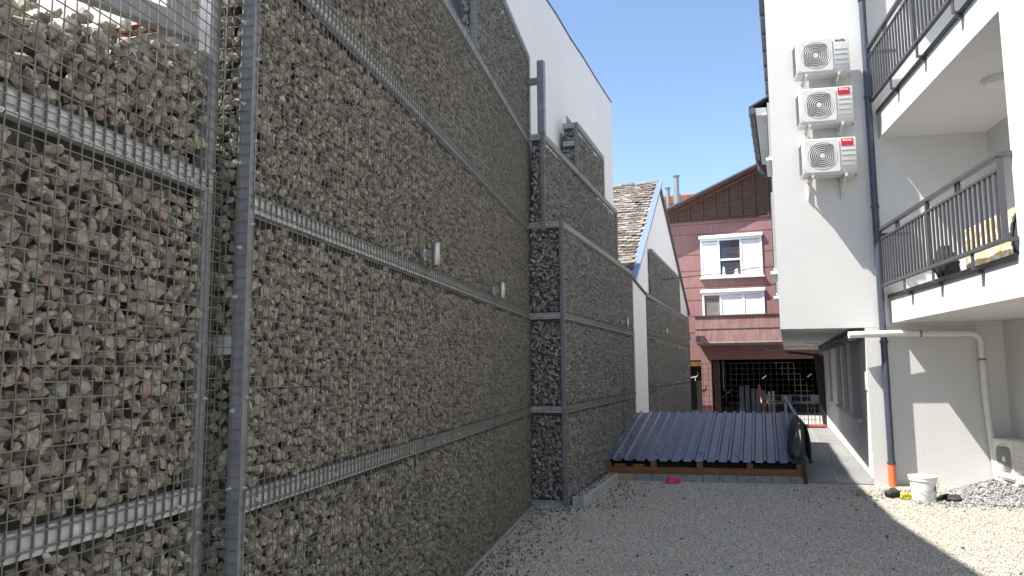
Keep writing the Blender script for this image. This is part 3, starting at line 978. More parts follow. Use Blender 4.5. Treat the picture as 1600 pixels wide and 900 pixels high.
# ground floor: pier + recessed wall, 8.3 deg
d8 = Vector((math.sin(rad(A8)), math.cos(rad(A8))))
pr = [(2.86, FY), (3.16, FY), (3.16, FY + 0.05), (9, FY + 0.05), (9, 24.5), (2.86 + d8.x * 10.5, FY + d8.y * 10.5)]
MB().prism(pr, 'z', -0.01, 2.207).build('ground_floor_wall', M['plaster'], ab)
rw = thing('tmp', '', '')          # local frame of the recessed wall
bpy.data.objects.remove(rw)


def in_recess(mb, name, mat, parent=ab, **kw):
    R_ = Matrix.Translation((2.86, FY, 0)) @ Matrix.Rotation(rad(-A8), 4, 'Z')
    mb.v = [tuple(R_ @ Vector(v)) for v in mb.v]
    return mb.build(name, mat, parent, **kw)


in_recess(MB().box(-0.012, -0.001, 0.02, 10.4, 0.02, 0.09), 'skirting', M['concrete'])
for (s0, s1) in ((0.98, 2.35), (3.25, 4.10), (4.75, 5.80), (7.6, 8.3)):
    w = in_recess(MB().box(-0.012, 0.05, s0, s1, 0.86, 2.10), 'window', M['shutter_gray'])
    mb = MB()
    for k in range(22):
        z = 0.88 + k * 0.055
        mb.prism([(-0.012, z), (-0.022, z + 0.025), (-0.012, z + 0.05)], 'y', s0 + 0.03, s1 - 0.03)
    in_recess(mb, 'roller_shutter', M['shutter_gray'], w)
    in_recess(MB().box(-0.07, -0.013, s0 - 0.04, s1 + 0.04, 0.81, 0.85), 'sill', M['plaster_gray'], w)
in_recess(MB().box(-0.02, -0.001, 0.10, 0.20, 1.32, 1.58), 'meter_plate', M['plaster_gray'])
# soffit lamps
for (x, y) in ((3.42, 18.2), (3.62, 20.6)):
    MB().lathe([(0.0, -0.07), (0.10, -0.06), (0.15, -0.02), (0.155, 0.0)], x, y, 24, 2.208).build('ceiling_lamp', M['lamp'], ab, smooth=True)
# bundle of dark pipes under the soffit
for j, (dx, dz) in enumerate(((-0.10, -0.05), (-0.16, -0.075), (-0.10, -0.12))):
    R_ = Matrix.Translation((2.86, FY, 0)) @ Matrix.Rotation(rad(-A8), 4, 'Z')
    pp = [R_ @ Vector((dx + 0.012 * math.sin(i * 1.7 + j), 0.15 + i * 0.5, 2.2 + dz + 0.010 * math.sin(i * 2.1 + j))) for i in range(19)]
    MB().tube(pp, 0.022, 8).build('pipe', M['pipe_dark'], ab, smooth=True)
for i in range(10):
    in_recess(MB().box(-0.20, -0.07, 0.4 + i * 0.95, 0.42 + i * 0.95, 2.04, 2.205), 'pipe_clip', M['galv_dark'])

# wing towards the camera: solid beyond the balconies, open bays between y 7.42 and 11.49
XW = 3.22; XB = 4.66; YN = 7.42; YB = FY + 0.05
mb = MB()
mb.box(XW, 9, -4, YN, 2.27, 8.6)
mb.box(XB, 9, YN, YB, 2.27, 8.6)
mb.build('wing_wall', M['plaster'], ab)
MB().box(XB, 9.0, -4, YB, -0.01, 2.267).build('ground_floor_side_wall', M['plaster'], ab)
for z0, z1 in ((2.27, 2.655), (4.99, 5.38)):
    MB().box(XW, XB - 0.002, YN + 0.002, YB - 0.002, z0, z1).build('balcony_slab', M['plaster'], ab)
    MB().box(XW - 0.028, XW + 0.10, YN + 0.02, FY + 0.0, z1 + 0.003, z1 + 0.016).build('drip_flashing', M['anthracite'], ab)
    MB().box(XW - 0.028, XW - 0.022, YN + 0.02, FY + 0.0, z1 - 0.03, z1 + 0.001).build('drip_edge', M['anthracite'], ab)
MB().box(XW, XB, YN, YB - 0.003, 7.7, 8.6).build('top_slab', M['plaster'], ab)
# return of wall beside the pipe on each floor
MB().lathe([(0.0, -0.085), (0.13, -0.075), (0.175, -0.03), (0.18, 0.0)], 3.95, 9.25, 32, 4.988).build('ceiling_lamp', M['lamp'], ab, smooth=True)


def railing(zb):
    """zb: height of the slab top; rail plane x=3.12"""
    x = 3.12
    y0, y1 = 7.42, 11.30
    r = MB().box(x - 0.03, x + 0.03, y0 - 0.03, y1, zb + 0.92, zb + 0.965).build('railing', M['anthracite'], ab, bev=0.004)
    MB().box(x - 0.025, x + 0.025, y0 - 0.025, y1, zb + 0.125, zb + 0.165).build('bottom_rail', M['anthracite'], r, bev=0.003)
    MB().box(x - 0.018, x + 0.018, y0, y1, zb + 0.795, zb + 0.82).build('middle_rail', M['anthracite'], r)
    # return to the wall
    MB().box(x + 0.031, XW + 0.0, y0 - 0.03, y0 + 0.03, zb + 0.92, zb + 0.965).build('return_rail', M['anthracite'], r)
    MB().box(x + 0.026, XW + 0.0, y0 - 0.025, y0 + 0.025, zb + 0.125, zb + 0.165).build('return_rail', M['anthracite'], r)
    MB().box(x - 0.02, XW + 0.30, y1 - 0.05, y1 - 0.01, zb + 0.86, zb + 0.90).build('return_rail', M['anthracite'], r)
    for y in (y0, 9.34, y1 - 0.02):
        MB().box(x - 0.022, x + 0.022, y - 0.022, y + 0.022, zb + 0.166, zb + 0.919).build('post', M['anthracite'], r)
    for y in (8.38, 8.47, 10.42, 10.51):
        MB().box(x - 0.012, x + 0.012, y - 0.010, y + 0.010, zb + 0.821, zb + 0.919).build('spacer', M['anthracite'], r)
    base = None
    n = 33
    for i in range(1, n):
        y = y0 + (y1 - y0) * i / n
        if abs(y - 9.34) < 0.05: continue
        if base is None:
            base = MB().box(x - 0.012, x + 0.012, -0.013, 0.013, zb + 0.166, zb + 0.794).build('baluster', M['anthracite'], r, bev=0.003)
            base.location = (0, y, 0)
        else:
            copy_child(base, r, (0, y, 0))
    for y in (8.18, 9.30, 10.34):
        mb = MB()
        mb.box(x - 0.006, x + 0.006, y - 0.03, y + 0.03, zb - 0.02, zb + 0.124)
        mb.box(x - 0.006, XW - 0.002, y - 0.03, y + 0.03, zb - 0.032, zb - 0.021)
        mb.tube([(XW - 0.028, y + 0.05, zb - 0.055), (XW - 0.0, y + 0.05, zb - 0.055)], 0.016, 10)
        mb.box(x + 0.05, XW - 0.001, y + 0.02, y + 0.055, zb - 0.07, zb - 0.03)
        mb.build('bracket', M['anthracite'], r)
    return r


railing(2.655)
railing(5.38)

# roofs and gutters of the bay
gx = lambda y: 1.71 + dl.x / dl.y * (y - FY)
mb = MB()
ya, yb = FY + 0.05, 18.0
mb.prism([(gx(ya) - 0.10, ya), (gx(ya) - 0.002, ya), (gx(yb) - 0.002, yb), (gx(yb) - 0.10, yb)], 'z', 8.02, 8.16)
mb.build('gutter', M['pipe_dark'], ab)
for k in range(8):
    y = FY + 0.5 + k * 0.8
    MB().box(gx(y) - 0.115, gx(y) - 0.002, y - 0.02, y + 0.02, 7.98, 8.19).build('gutter_bracket', M['galv_dark'], ab)
# lower eave further back
e = thing('tmp', '', ''); bpy.data.objects.remove(e)
ya, yb = 14.2, 17.8
mb = MB()
mb.prism([(gx(ya) - 0.27, ya), (gx(ya) - 0.001, ya), (gx(yb) - 0.001, yb), (gx(yb) - 0.27, yb)], 'z', 6.42, 6.56)
mb.build('eave', M['plinth'], ab)
mb = MB()
mb.add([(gx(ya) - 0.40, ya - 0.05, 6.58), (gx(ya), ya - 0.05, 6.80), (gx(yb), yb, 6.80), (gx(yb) - 0.40, yb, 6.58),
        (gx(ya) - 0.40, ya - 0.05, 6.55), (gx(ya), ya - 0.05, 6.77), (gx(yb), yb, 6.77), (gx(yb) - 0.40, yb, 6.55)],
       [(0, 1, 2, 3), (4, 7, 6, 5), (0, 4, 5, 1), (1, 5, 6, 2), (2, 6, 7, 3), (3, 7, 4, 0)])
mb.build('eave_roof', M['pipe_dark'], ab)
MB().tube([(gx(ya) - 0.34, ya - 0.05, 6.50), (gx(yb) - 0.34, yb, 6.50)], 0.065, 12).build('gutter', M['pipe_dark'], ab, smooth=True)
for k in range(6):
    y = ya + 0.2 + k * 0.62
    MB().tube([(gx(y) - 0.34, y - 0.015, 6.50), (gx(y) - 0.34, y + 0.015, 6.50)], 0.073, 12).build('gutter_bracket', M['galv_dark'], ab)
pp = [(gx(yb) - 0.34, yb - 0.1, 6.47), (gx(yb) - 0.34, yb - 0.1, 6.30), (gx(yb) - 0.28, yb - 0.1, 6.16), (gx(yb) - 0.05, yb - 0.1, 6.05), (gx(yb) - 0.04, yb - 0.1, 5.5)]
MB().tube(pp, 0.045, 10).build('downpipe', M['pipe_dark'], ab, smooth=True)
# window frames on the hidden left side of the bay, seen edge-on
for (y, z0, z1) in ((12.4, 3.2, 4.5), (14.6, 3.0, 4.4), (13.2, 5.3, 6.3), (16.5, 4.8, 5.9)):
    w = MB().box(-0.05, 0.0, 0, 1.1, z0, z1).build('window', M['shutter_gray'], ab)
    w.location = (gx(y), y, 0); w.rotation_euler = (0, 0, rad(-8.9))
    MB().box(-0.065, -0.051, 0.06, 1.04, z0 + 0.06, z1 - 0.06).build('pane', M['glass'], w)
    MB().box(-0.11, -0.0, -0.05, 1.15, z0 - 0.05, z0 - 0.004).build('sill', M['frame_white'], w)

# dark downpipe with orange foot
dp = MB().tube([(3.085, FY - 0.062, 0.31), (3.085, FY - 0.062, 8.6)], 0.046, 20).build('downpipe', M['pipe_dark'], ab, smooth=True)
MB().tube([(3.085, FY - 0.062, 0.0), (3.085, FY - 0.062, 0.30)], 0.053, 20).build('drain_foot', M['pipe_orange'], dp, smooth=True)
for z in (0.32, 2.0, 3.95, 5.6, 7.1):
    mb = MB(); mb.tube([(3.085, FY - 0.062, z - 0.018), (3.085, FY - 0.062, z + 0.018)], 0.058, 20)
    mb.box(3.075, 3.095, FY - 0.012, FY + 0.0, z - 0.015, z + 0.015)
    mb.build('pipe_clamp', M['pipe_dark'], dp)
# white waste pipe: along the soffit edge, elbow, down to the ground
yy = FY - 0.17
def arc(c, r, a0, a1, n=8):
    return [(c[0] + r * math.cos(rad(a0 + (a1 - a0) * i / n)), c[1], c[2] + r * math.sin(rad(a0 + (a1 - a0) * i / n))) for i in range(n + 1)]
pp = [(2.66, yy, 2.11), (3.30, yy, 2.11), (3.42, yy + 0.07, 2.108)] + [(4.15, FY - 0.02, 2.10)] + arc((4.22, FY - 0.02, 1.98), 0.12, 90, 0) + [(4.345, FY - 0.02, 1.2), (4.42, FY - 0.04, 0.0)]
wp = MB().tube(pp, 0.042, 18).build('waste_pipe', M['pipe_white'], ab, smooth=True)
MB().tube([(2.60, yy - 0.002, 2.10), (3.36, yy + 0.03, 2.115)], 0.046, 16).build('pipe_insulation', M['plinth'], wp, smooth=True)
for p, ax in (((3.56, FY - 0.082, 2.107), 'x'), ((4.342, FY - 0.02, 1.74), 'z')):
    d = Vector((0.014, 0, 0)) if ax == 'x' else Vector((0, 0, 0.014))
    MB().tube([Vector(p) - d, Vector(p) + d], 0.050, 18).build('pipe_clamp', M['galv_dark'], wp)


# ================================================================== AIR CONDITIONERS
def text_mesh(name, txt, size, mat, parent, mtx, depth=0.0015):
    cu = bpy.data.curves.new('txt', 'FONT')
    cu.body = txt; cu.size = size; cu.extrude = depth; cu.align_x = 'CENTER'; cu.align_y = 'CENTER'; cu.offset = size * 0.02
    o = bpy.data.objects.new('txt', cu); C.objects.link(o)
    dg = bpy.context.evaluated_depsgraph_get(); dg.update()
    me = bpy.data.meshes.new_from_object(o.evaluated_get(dg))
    bpy.data.objects.remove(o)
    me.transform(mtx); me.materials.clear(); me.materials.append(mat); me.name = name
    r = bpy.data.objects.new(name, me); C.objects.link(r); r.parent = parent
    return r


def rounded_rect(cx, cz, w, h, r, n=5):
    pts = []
    for (sx, sz, a) in ((1, 1, 0), (-1, 1, 90), (-1, -1, 180), (1, -1, 270)):
        for i in range(n + 1):
            t = rad(a + 90 * i / n)
            pts.append((cx + sx * (w / 2 - r) + r * math.cos(t), cz + sz * (h / 2 - r) + r * math.sin(t)))
    return pts


def ac_unit(label, loc, rz, logo, W=0.73, H=0.525, D=0.27, body='ac_white', brackets=True, group=None):
    """local: x right, front at y=0 facing -y, body extends to +y, z=0 the underside"""
    t = thing('air_conditioner', label, 'air conditioner', loc, rz, group)
    MB().box(0, W, 0.0, D, 0.012, H).build('casing', M[body], t, bev=0.012, smooth=True)
    MB().box(0.01, W - 0.01, 0.01, D - 0.01, -0.006, 0.013).build('base_tray', M[body], t)
    # fan: raised square frame, dark recess, rings
    fw = 0.465
    cx, cz = 0.035 + fw / 2, H / 2 + 0.003
    n = 40
    outer = rounded_rect(cx, cz, fw, H - 0.05, 0.035, 9)
    no = len(outer)
    R = 0.215
    inner = [(cx + R * math.cos(rad(360 * (i + 0.5) / no)), cz + R * math.sin(rad(360 * (i + 0.5) / no))) for i in range(no)]
    # match the start angle of both loops
    ang0 = [math.atan2(p[1] - cz, p[0] - cx) % (2 * math.pi) for p in outer]
    inner = [(cx + R * math.cos(a), cz + R * math.sin(a)) for a in ang0]
    vs = [(x, -0.010, z) for x, z in outer] + [(x, -0.010, z) for x, z in inner] + [(x, -0.001, z) for x, z in outer] + [(x, -0.001, z) for x, z in inner]
    fs = []
    for i in range(no):
        j = (i + 1) % no
        fs += [(i, j, no + j, no + i), (i, 2 * no + i, 2 * no + j, j), (no + i, no + j, 3 * no + j, 3 * no + i)]
    fr = MB().add(vs, fs).build('fan_frame', M[body], t, bev=0.0)
    MB().tube([(cx, -0.0015, cz), (cx, -0.003, cz)], R - 0.001, 40).build('fan_recess', M['ac_dark'], fr)
    mb = MB()
    for k in range(6):
        rr = 0.062 + k * 0.0275
        pts = [(cx + rr * math.cos(2 * math.pi * i / 36), -0.009, cz + rr * math.sin(2 * math.pi * i / 36)) for i in range(37)]
        mb.tube(pts, 0.0062, 6, caps=False)
    mb.build('grille', M['ac_ring'], fr, smooth=True)
    mb = MB()
    for k in range(12):
        a = math.pi * 2 * k / 12
        mb.bar((cx + 0.04 * math.cos(a), -0.006, cz + 0.04 * math.sin(a)), (cx + R * math.cos(a + 0.25), -0.006, cz + R * math.sin(a + 0.25)), 0.004, 0.004, (0, 1, 0))
    mb.build('grille_spokes', M['ac_grille'], fr)
    MB().tube([(cx, -0.004, cz), (cx, -0.012, cz)], 0.038, 28).build('fan_hub', M[body], fr, smooth=True)
    # service side: ribs
    x0 = 0.035 + fw + 0.03; x1 = W - 0.025
    mb = MB()
    for z in (0.30, 0.235, 0.165, 0.10):
        MB().box(x0, x1, -0.006, -0.0005, z * H / 0.475, z * H / 0.475 + 0.006).build('panel_rib', M['ac_ring'], t)
    # openings of the coil on the left side
    mb = MB()
    for k in range(13):
        z = 0.05 + k * (H - 0.09) / 13
        mb.box(-0.006, 0.001, 0.05, D - 0.04, z, z + 0.014)
        mb.box(-0.006, 0.001, D - 0.03, D - 0.012, z, z + 0.014)
    mb.build('side_slots', M['ac_dark'], t)
    # valve cover on the right side
    MB().box(W - 0.001, W + 0.022, D * 0.45, D - 0.02, 0.05, 0.20).build('valve_cover', M[body], t, bev=0.004)
    if logo == 'red':
        o = MB().box(x0 + 0.0, x1 - 0.015, -0.006, -0.0012, H - 0.125, H - 0.022).build('logo_plate', M['logo_red'], t)
        mtx = Matrix.Translation(((x0 + x1 - 0.015) / 2, -0.0075, H - 0.052)) @ Matrix.Rotation(rad(90), 4, 'X')
        text_mesh('lettering', 'VIVAX', 0.046, M['letter_white'], o, mtx)
    elif logo == 'text':
        mtx = Matrix.Translation(((x0 + x1 - 0.015) / 2, -0.002, H - 0.058)) @ Matrix.Rotation(rad(90), 4, 'X')
        text_mesh('lettering', 'MAXEL', 0.044, M['letter_dark'], t, mtx)
    if brackets:
        for bx in (0.11, W - 0.17):
            mb = MB()
            mb.box(bx, bx + 0.03, -0.01, D + 0.095, -0.045, -0.008)      # arm
            mb.box(bx, bx + 0.03, D + 0.07, D + 0.098, -0.30, -0.008)     # plate on the wall
            mb.bar((bx + 0.015, 0.06, -0.035), (bx + 0.015, D + 0.075, -0.27), 0.022, 0.022)
            mb.build('bracket', M[body], t)
    return t


GA = 'air conditioners stacked on the end facade'
acy = FY - 0.37
u1 = ac_unit('top air conditioner of the three, with small dark lettering and no red plate', (2.06, acy, 5.905), 0, 'text', group=GA)
u2 = ac_unit('middle air conditioner of the three, with a red plate', (2.07, acy, 5.155), 0, 'red', group=GA)
u3 = ac_unit('lowest air conditioner of the three on the facade, with a red plate', (2.075, acy, 4.40), 0, 'red', group=GA)
# hoses beside the units, running to the wall
for i, z in enumerate((5.95, 5.22, 4.45)):
    u = (u1, u2, u3)[i]
    MB().tube([(0.74, 0.20, 0.12), (0.78, 0.22, 0.05), (0.80, 0.32, 0.03), (0.795, 0.365, 0.10)], 0.014, 8).build('hose', M['ac_white'], u, smooth=True)
# unit standing on the ground by the side wall
u4 = ac_unit('cream air conditioner standing on the ground beside the pile of stones', (4.36, 11.26, 0.16), -84, None, W=0.70, H=0.52, D=0.28, body='ac_cream', brackets=False)
for x in (0.10, 0.50):
    MB().box(x, x + 0.07, -0.02, 0.30, -0.035, -0.007).build('foot', M['ac_white'], u4)
for i, (x, y) in enumerate(((4.42, 11.12), (4.44, 10.78))):
    t = thing('paving_block', ['white block under the far foot of the cream unit', 'white block under the near foot of the cream unit'][i], 'block', (x, y, 0), 6)
    MB().box(-0.05, 0.33, -0.07, 0.07, 0.0, 0.122).build('block', M['plinth'], t, bev=0.01)

# ================================================================== CELLAR COVER
cc = thing('cellar_cover', 'low lean-to cover of dark blue trapezoidal sheet metal on an orange timber frame', 'roof cover', (-0.92, 11.36, 0), -7.3)
# local y back along the wall, x to the right (then sheared so the front runs straight across)
W_ = 2.86; Lr = 2.9
zf, zb_ = 0.285, 0.83
pitch = 0.2
prof = []
x = 0.0
while x < W_ - 0.01:
    for dx, dz in ((0.0, 0.0), (0.10, 0.0), (0.118, 0.030), (0.148, 0.030)):
        if x + dx <= W_: prof.append((x + dx, dz))
    x += 0.168
prof.append((W_, 0.0))
def rp(xx, yy, zz):           # sheared: front edge parallel to world X
    fy = yy - 0.128 * xx * (1 - 0.0)
    return (xx, yy + 0.128 * xx, zf + (zb_ - zf) * yy / Lr + zz)
mb = MB()
n = len(prof)
ny_ = 6
for j in range(ny_ + 1):
    for (xx, zz) in prof:
        mb.v.append(rp(xx, Lr * j / ny_, zz + random.uniform(-0.001, 0.001)))
for j in range(ny_):
    for i in range(n - 1):
        mb.f.append((j * n + i, j * n + i + 1, (j + 1) * n + i + 1, (j + 1) * n + i))
sh = mb.build('roof_sheet', M['sheet'], cc)
sm = sh.modifiers.new('thickness', 'SOLIDIFY'); sm.thickness = 0.003
# screws, in rows across the sheets
mb = MB()
for xi in range(17):
    if xi in (2, 9): continue
    for yi in range(10):
        if xi % 3 and yi % 3 != 1: continue
        xx = 0.05 + xi * 0.168; yv = 0.15 + yi * 0.28
        p = Vector(rp(xx, yv, 0.002))
        mb.box(p.x - 0.008, p.x + 0.008, p.y - 0.008, p.y + 0.008, p.z - 0.002, p.z + 0.008)
mb.build('screws', M['pipe_dark'], cc)
# faded patch where a sheet was wiped
def front(mb, x0, x1, y0, y1, z0, z1):
    f = lambda xx, yy: (xx, yy + 0.128 * xx)
    vs = []
    for z in (z0, z1):
        for (a, b) in ((x0, y0), (x1, y0), (x1, y1), (x0, y1)):
            p = f(a, b); vs.append((p[0], p[1], z))
    return mb.add(vs, [(0, 3, 2, 1), (4, 5, 6, 7), (0, 1, 5, 4), (1, 2, 6, 5), (2, 3, 7, 6), (3, 0, 4, 7)])
front(MB(), 0.02, 2.80, -0.02, 0.06, 0.105, 0.195).build('front_beam', M['wood_orange'], cc)
for x0 in (0.03, 0.70, 1.36, 2.06, 2.74):
    front(MB(), x0, x0 + 0.085, -0.028, 0.075, 0.110, 0.272).build('rafter_end', M['wood_orange'], cc)
for x0 in (0.17, 0.44):
    front(MB(), x0, x0 + 0.16, 0.0, 0.05, 0.198, 0.236).build('packing_piece', M['wood_orange'], cc)
front(MB(), -0.01, 0.018, -0.03, 0.08, 0.03, 0.28).build('edge_strip', M['black_metal'], cc)
front(MB(), 0.02, 2.82, 0.12, Lr - 0.05, 0.0, 0.255).build('shaft_wall', M['black'], cc)
front(MB(), 2.70, 2.80, 0.3, Lr, 0.0, 0.62).build('side_wall', M['block'], cc)
front(MB(), 0.03, 2.80, Lr - 0.1, Lr - 0.02, 0.0, 0.80).build('back_wall', M['block'], cc)
xb = 0.14
i = 0
while xb < 2.80:
    w_ = 0.10 if i == 0 else 0.24
    x1 = min(xb + w_, 2.85)
    o = front(MB(), xb + 0.003, x1 - 0.003, -0.03, 0.10, -0.01, 0.10).build('block', M['block_tan'] if i < 2 else M['block'], cc, bev=0.004)
    xb = x1; i += 1
# stones fallen onto the sheet
pts = []
for _ in range(420):
    yv = random.uniform(0.05, Lr - 0.15); xx = 0.03 + abs(random.gauss(0, 0.26)) * (1.1 if yv < 1.6 else 0.45)
    if xx > 1.6: continue
    p = rp(xx, yv, 0.012); pts.append(p)
for _ in range(10):
    pts.append(rp(random.uniform(0.8, 2.6), random.uniform(0.05, 0.5), 0.01))
Rc = Matrix.Translation((-0.92, 11.36, 0)) @ Matrix.Rotation(rad(-7.3), 4, 'Z')
P = np.array([tuple(Rc @ Vector(p)) for p in pts]); S = rng.uniform(0.009, 0.024, len(P))
tag(scatter('fallen_stones', HULLS_LOW, P, S, M['stone_far']), 'small stones fallen from the gabion onto the blue sheet roof', 'stones', kind='stuff')

# pink plastic bag
def crumple(name, label, cat, loc, size, mat, seed, amp=0.35, sub=4, flat=0.7):
    bm = bmesh.new()
    bmesh.ops.create_icosphere(bm, subdivisions=sub, radius=1)
    r = random.Random(seed)
    dirs = [(Vector((r.gauss(0, 1), r.gauss(0, 1), r.gauss(0, 1))).normalized(), r.uniform(-1, 1)) for _ in range(26)]
    for v in bm.verts:
        n = v.co.normalized()
        d = sum(a * max(0, n.dot(q)) ** 9 for q, a in dirs)
        v.co = n * (1 + amp * d + 0.10 * math.sin(n.x * 19 + seed) * math.sin(n.y * 23) + 0.07 * math.sin(n.z * 31 + n.x * 11))
        v.co.x *= size[0]; v.co.y *= size[1]; v.co.z = max(v.co.z, -0.75) * size[2]
    zmin = min(v.co.z for v in bm.verts)
    for v in bm.verts: v.co.z -= zmin
    me = bpy.data.meshes.new(name); bm.to_mesh(me); bm.free()
    me.polygons.foreach_set('use_smooth', [True] * len(me.polygons))
    me.materials.append(mat)
    o = bpy.data.objects.new(name, me); o.location = loc; C.objects.link(o)
    return tag(o, label, cat)


o = crumple('plastic_bag', 'crumpled pink plastic bag on the gravel before the sheet-metal cover', 'bag', (0.10, 11.12, 0.0), (0.085, 0.06, 0.055), M['pink_bag'], 3, 0.5)
mb = MB().prism([(-0.08, 0.0), (-0.15, 0.02), (-0.13, -0.03)], 'z', 0.004, 0.012).build('bag_corner', M['pink_bag'], o)

# ================================================================== HANDRAILS, JACKET, GATE
hr = thing('handrail', 'dark metal handrail at the right edge of the blue cover, rising towards the back', 'handrail', (1.945, 11.30, 0))
MB().bar((0, 0, 0), (-0.015, 0.0, 0.88), 0.045, 0.03, (0, 1, 0)).build('post', M['black_metal'], hr)
MB().tube([(-0.015, 0.0, 0.86), (-0.01, 0.3, 0.90), (0.10, 2.1, 1.15)], 0.026, 10).build('rail', M['galv_dark'], hr, smooth=True)
MB().bar((0.10, 2.08, 0.3), (0.10, 2.10, 1.14), 0.04, 0.03, (0, 1, 0)).build('post', M['galv_dark'], hr)
h2 = thing('handrail', 'short rust-brown handrail stub behind the blue cover', 'handrail', (1.80, 14.35, 0))
MB().tube([(0.06, 0.0, 0.5), (0.03, 0.1, 0.95), (-0.02, 0.35, 1.32)], 0.024, 8).build('rail', M['pipe_red'], h2, smooth=True)
MB().tube([(0.06, 0.0, 0.0), (0.06, 0.0, 0.52)], 0.02, 8).build('post', M['black_metal'], h2)

# jacket draped over the handrail: one folded sheet
bm = bmesh.new()
nu, nv = 22, 26
vv = []
for i in range(nu + 1):
    row = []
    for j in range(nv + 1):
        u = i / nu; v = j / nv - 0.5           # u along rail, v across (left/right fall)
        side = -1 if v < 0 else 1
        a = abs(v) * 2
        drop = a * (0.54 + 0.08 * math.sin(u * 5 + side) + (0.10 if side > 0 else 0.0) * u)
        fold = 0.022 * math.sin(u * 17 + side * 1.3 + a * 2) * a + 0.010 * math.sin(u * 41 + a * 5) * a
        xx = side * (0.034 + 0.085 * math.sin(min(1, a) * 1.7) * (1 if a > 0.05 else a * 20) + fold)
        if a < 0.08: xx = side * a * 0.35
        yy = 0.02 + u * 0.5 + 0.05 * a * math.sin(u * 6 + side)
        zz = 0.905 + 0.03 * u - drop - (0.0 if a > 0.08 else 0)
        row.append(bm.verts.new((xx, yy, zz)))
    vv.append(row)
for i in range(nu):
    for j in range(nv):
        bm.faces.new((vv[i][j], vv[i + 1][j], vv[i + 1][j + 1], vv[i][j + 1]))
me = bpy.data.meshes.new('jacket'); bm.to_mesh(me); bm.free()
me.polygons.foreach_set('use_smooth', [True] * len(me.polygons))
me.materials.append(M['cloth_dark'])
jk = bpy.data.objects.new('jacket', me); jk.location = (1.925, 11.28, 0.0); C.objects.link(jk)
sm = jk.modifiers.new('thickness', 'SOLIDIFY'); sm.thickness = 0.012
tag(jk, 'dark jacket draped over the handrail by the blue cover', 'jacket')

# mesh fence with gate across the yard end
fe = thing('mesh_fence', 'wire grid fence with a barred lower gate in front of the dark passage', 'fence', (1.0, 22.25, 0), -A8)
mb = MB()
Lf = 3.35
for i in range(int(Lf / 0.155) + 1):
    mb.box(i * 0.155 - 0.005, i * 0.155 + 0.005, -0.005, 0.005, 0.02, 1.80)
for j in range(12):
    z = 0.06 + j * 0.157
    mb.box(0, Lf, -0.012, -0.004, z - 0.004, z + 0.004)
mb.build('grid', simple('fence_wire', (0.075, 0.062, 0.055), 0.6, 0.3, 0.1), fe)
mb = MB()
for i in range(15):
    mb.box(1.85 + i * 0.098, 1.864 + i * 0.098, 0.03, 0.044, 0.05, 0.68)
mb.box(1.8, 3.3, 0.025, 0.05, 0.02, 0.05); mb.box(1.8, 3.3, 0.025, 0.05, 0.68, 0.71)
mb.build('gate', M['black_metal'], fe)
for x, z in ((1.83, 1.38), (3.02, 1.42)):
    o = MB().bar((x - 0.05, -0.02, z - 0.035), (x, -0.02, z + 0.0), 0.03, 0.008, (0, 1, 0))
    o.bar((x, -0.02, z), (x + 0.06, -0.02, z + 0.05), 0.028, 0.008, (0, 1, 0))
    o.build('ribbon', M['letter_white'], fe)
col = thing('gate_column', 'black steel gate column with sloping brace under the white bay', 'column', (4.28, 21.75, 0), -A8)
MB().prism([(-0.16, 1.98), (0.09, 1.98), (0.14, 0.0), (0.0, 0.0)], 'y', 0.0, 0.10).build('post', M['black_metal'], col)
MB().bar((0.0, 0.05, 1.98), (-1.6, 0.05, 2.17), 0.07, 0.07).build('brace', M['black_metal'], col)
rpipe = MB().tube([(3.55, 21.55, 0.06), (4.28, 21.45, 0.06)], 0.055, 14).build('drain_pipe', M['pipe_red'], smooth=True)
tag(rpipe, 'short red plastic pipe lying at the foot of the fence', 'pipe')
# pale sign of bent twigs on the black door
tw = MB()
tw.tube([(0, 0, 0), (0.10, 0, 0.05), (0.17, 0, 0.03), (0.24, 0, 0.10), (0.24, 0, 0.22)], 0.014, 6)
tw.tube([(0.13, 0, 0.04), (0.15, 0, -0.10)], 0.014, 6)
tw.tube([(0.0, 0, 0.0), (-0.02, 0, 0.09)], 0.012, 6)
o = tw.build('antlers', M['far_white'])
o.location = (1.02, 27.85, 1.30); o.rotation_euler = (0, 0, rad(-A8))
tag(o, 'pale antler-like ornament on the black door of the pink house', 'ornament')
cb = MB().tube([(-3.0, 20.6, 3.85), (0.66, 20.2, 4.09), (1.8, 20.0, 4.16), (2.95, 19.8, 4.30), (3.2, 19.7, 4.33)], 0.011, 6).build('cable', M['cable'])
tag(cb, 'thin black cable strung across the yard before the pink facade', 'cable')

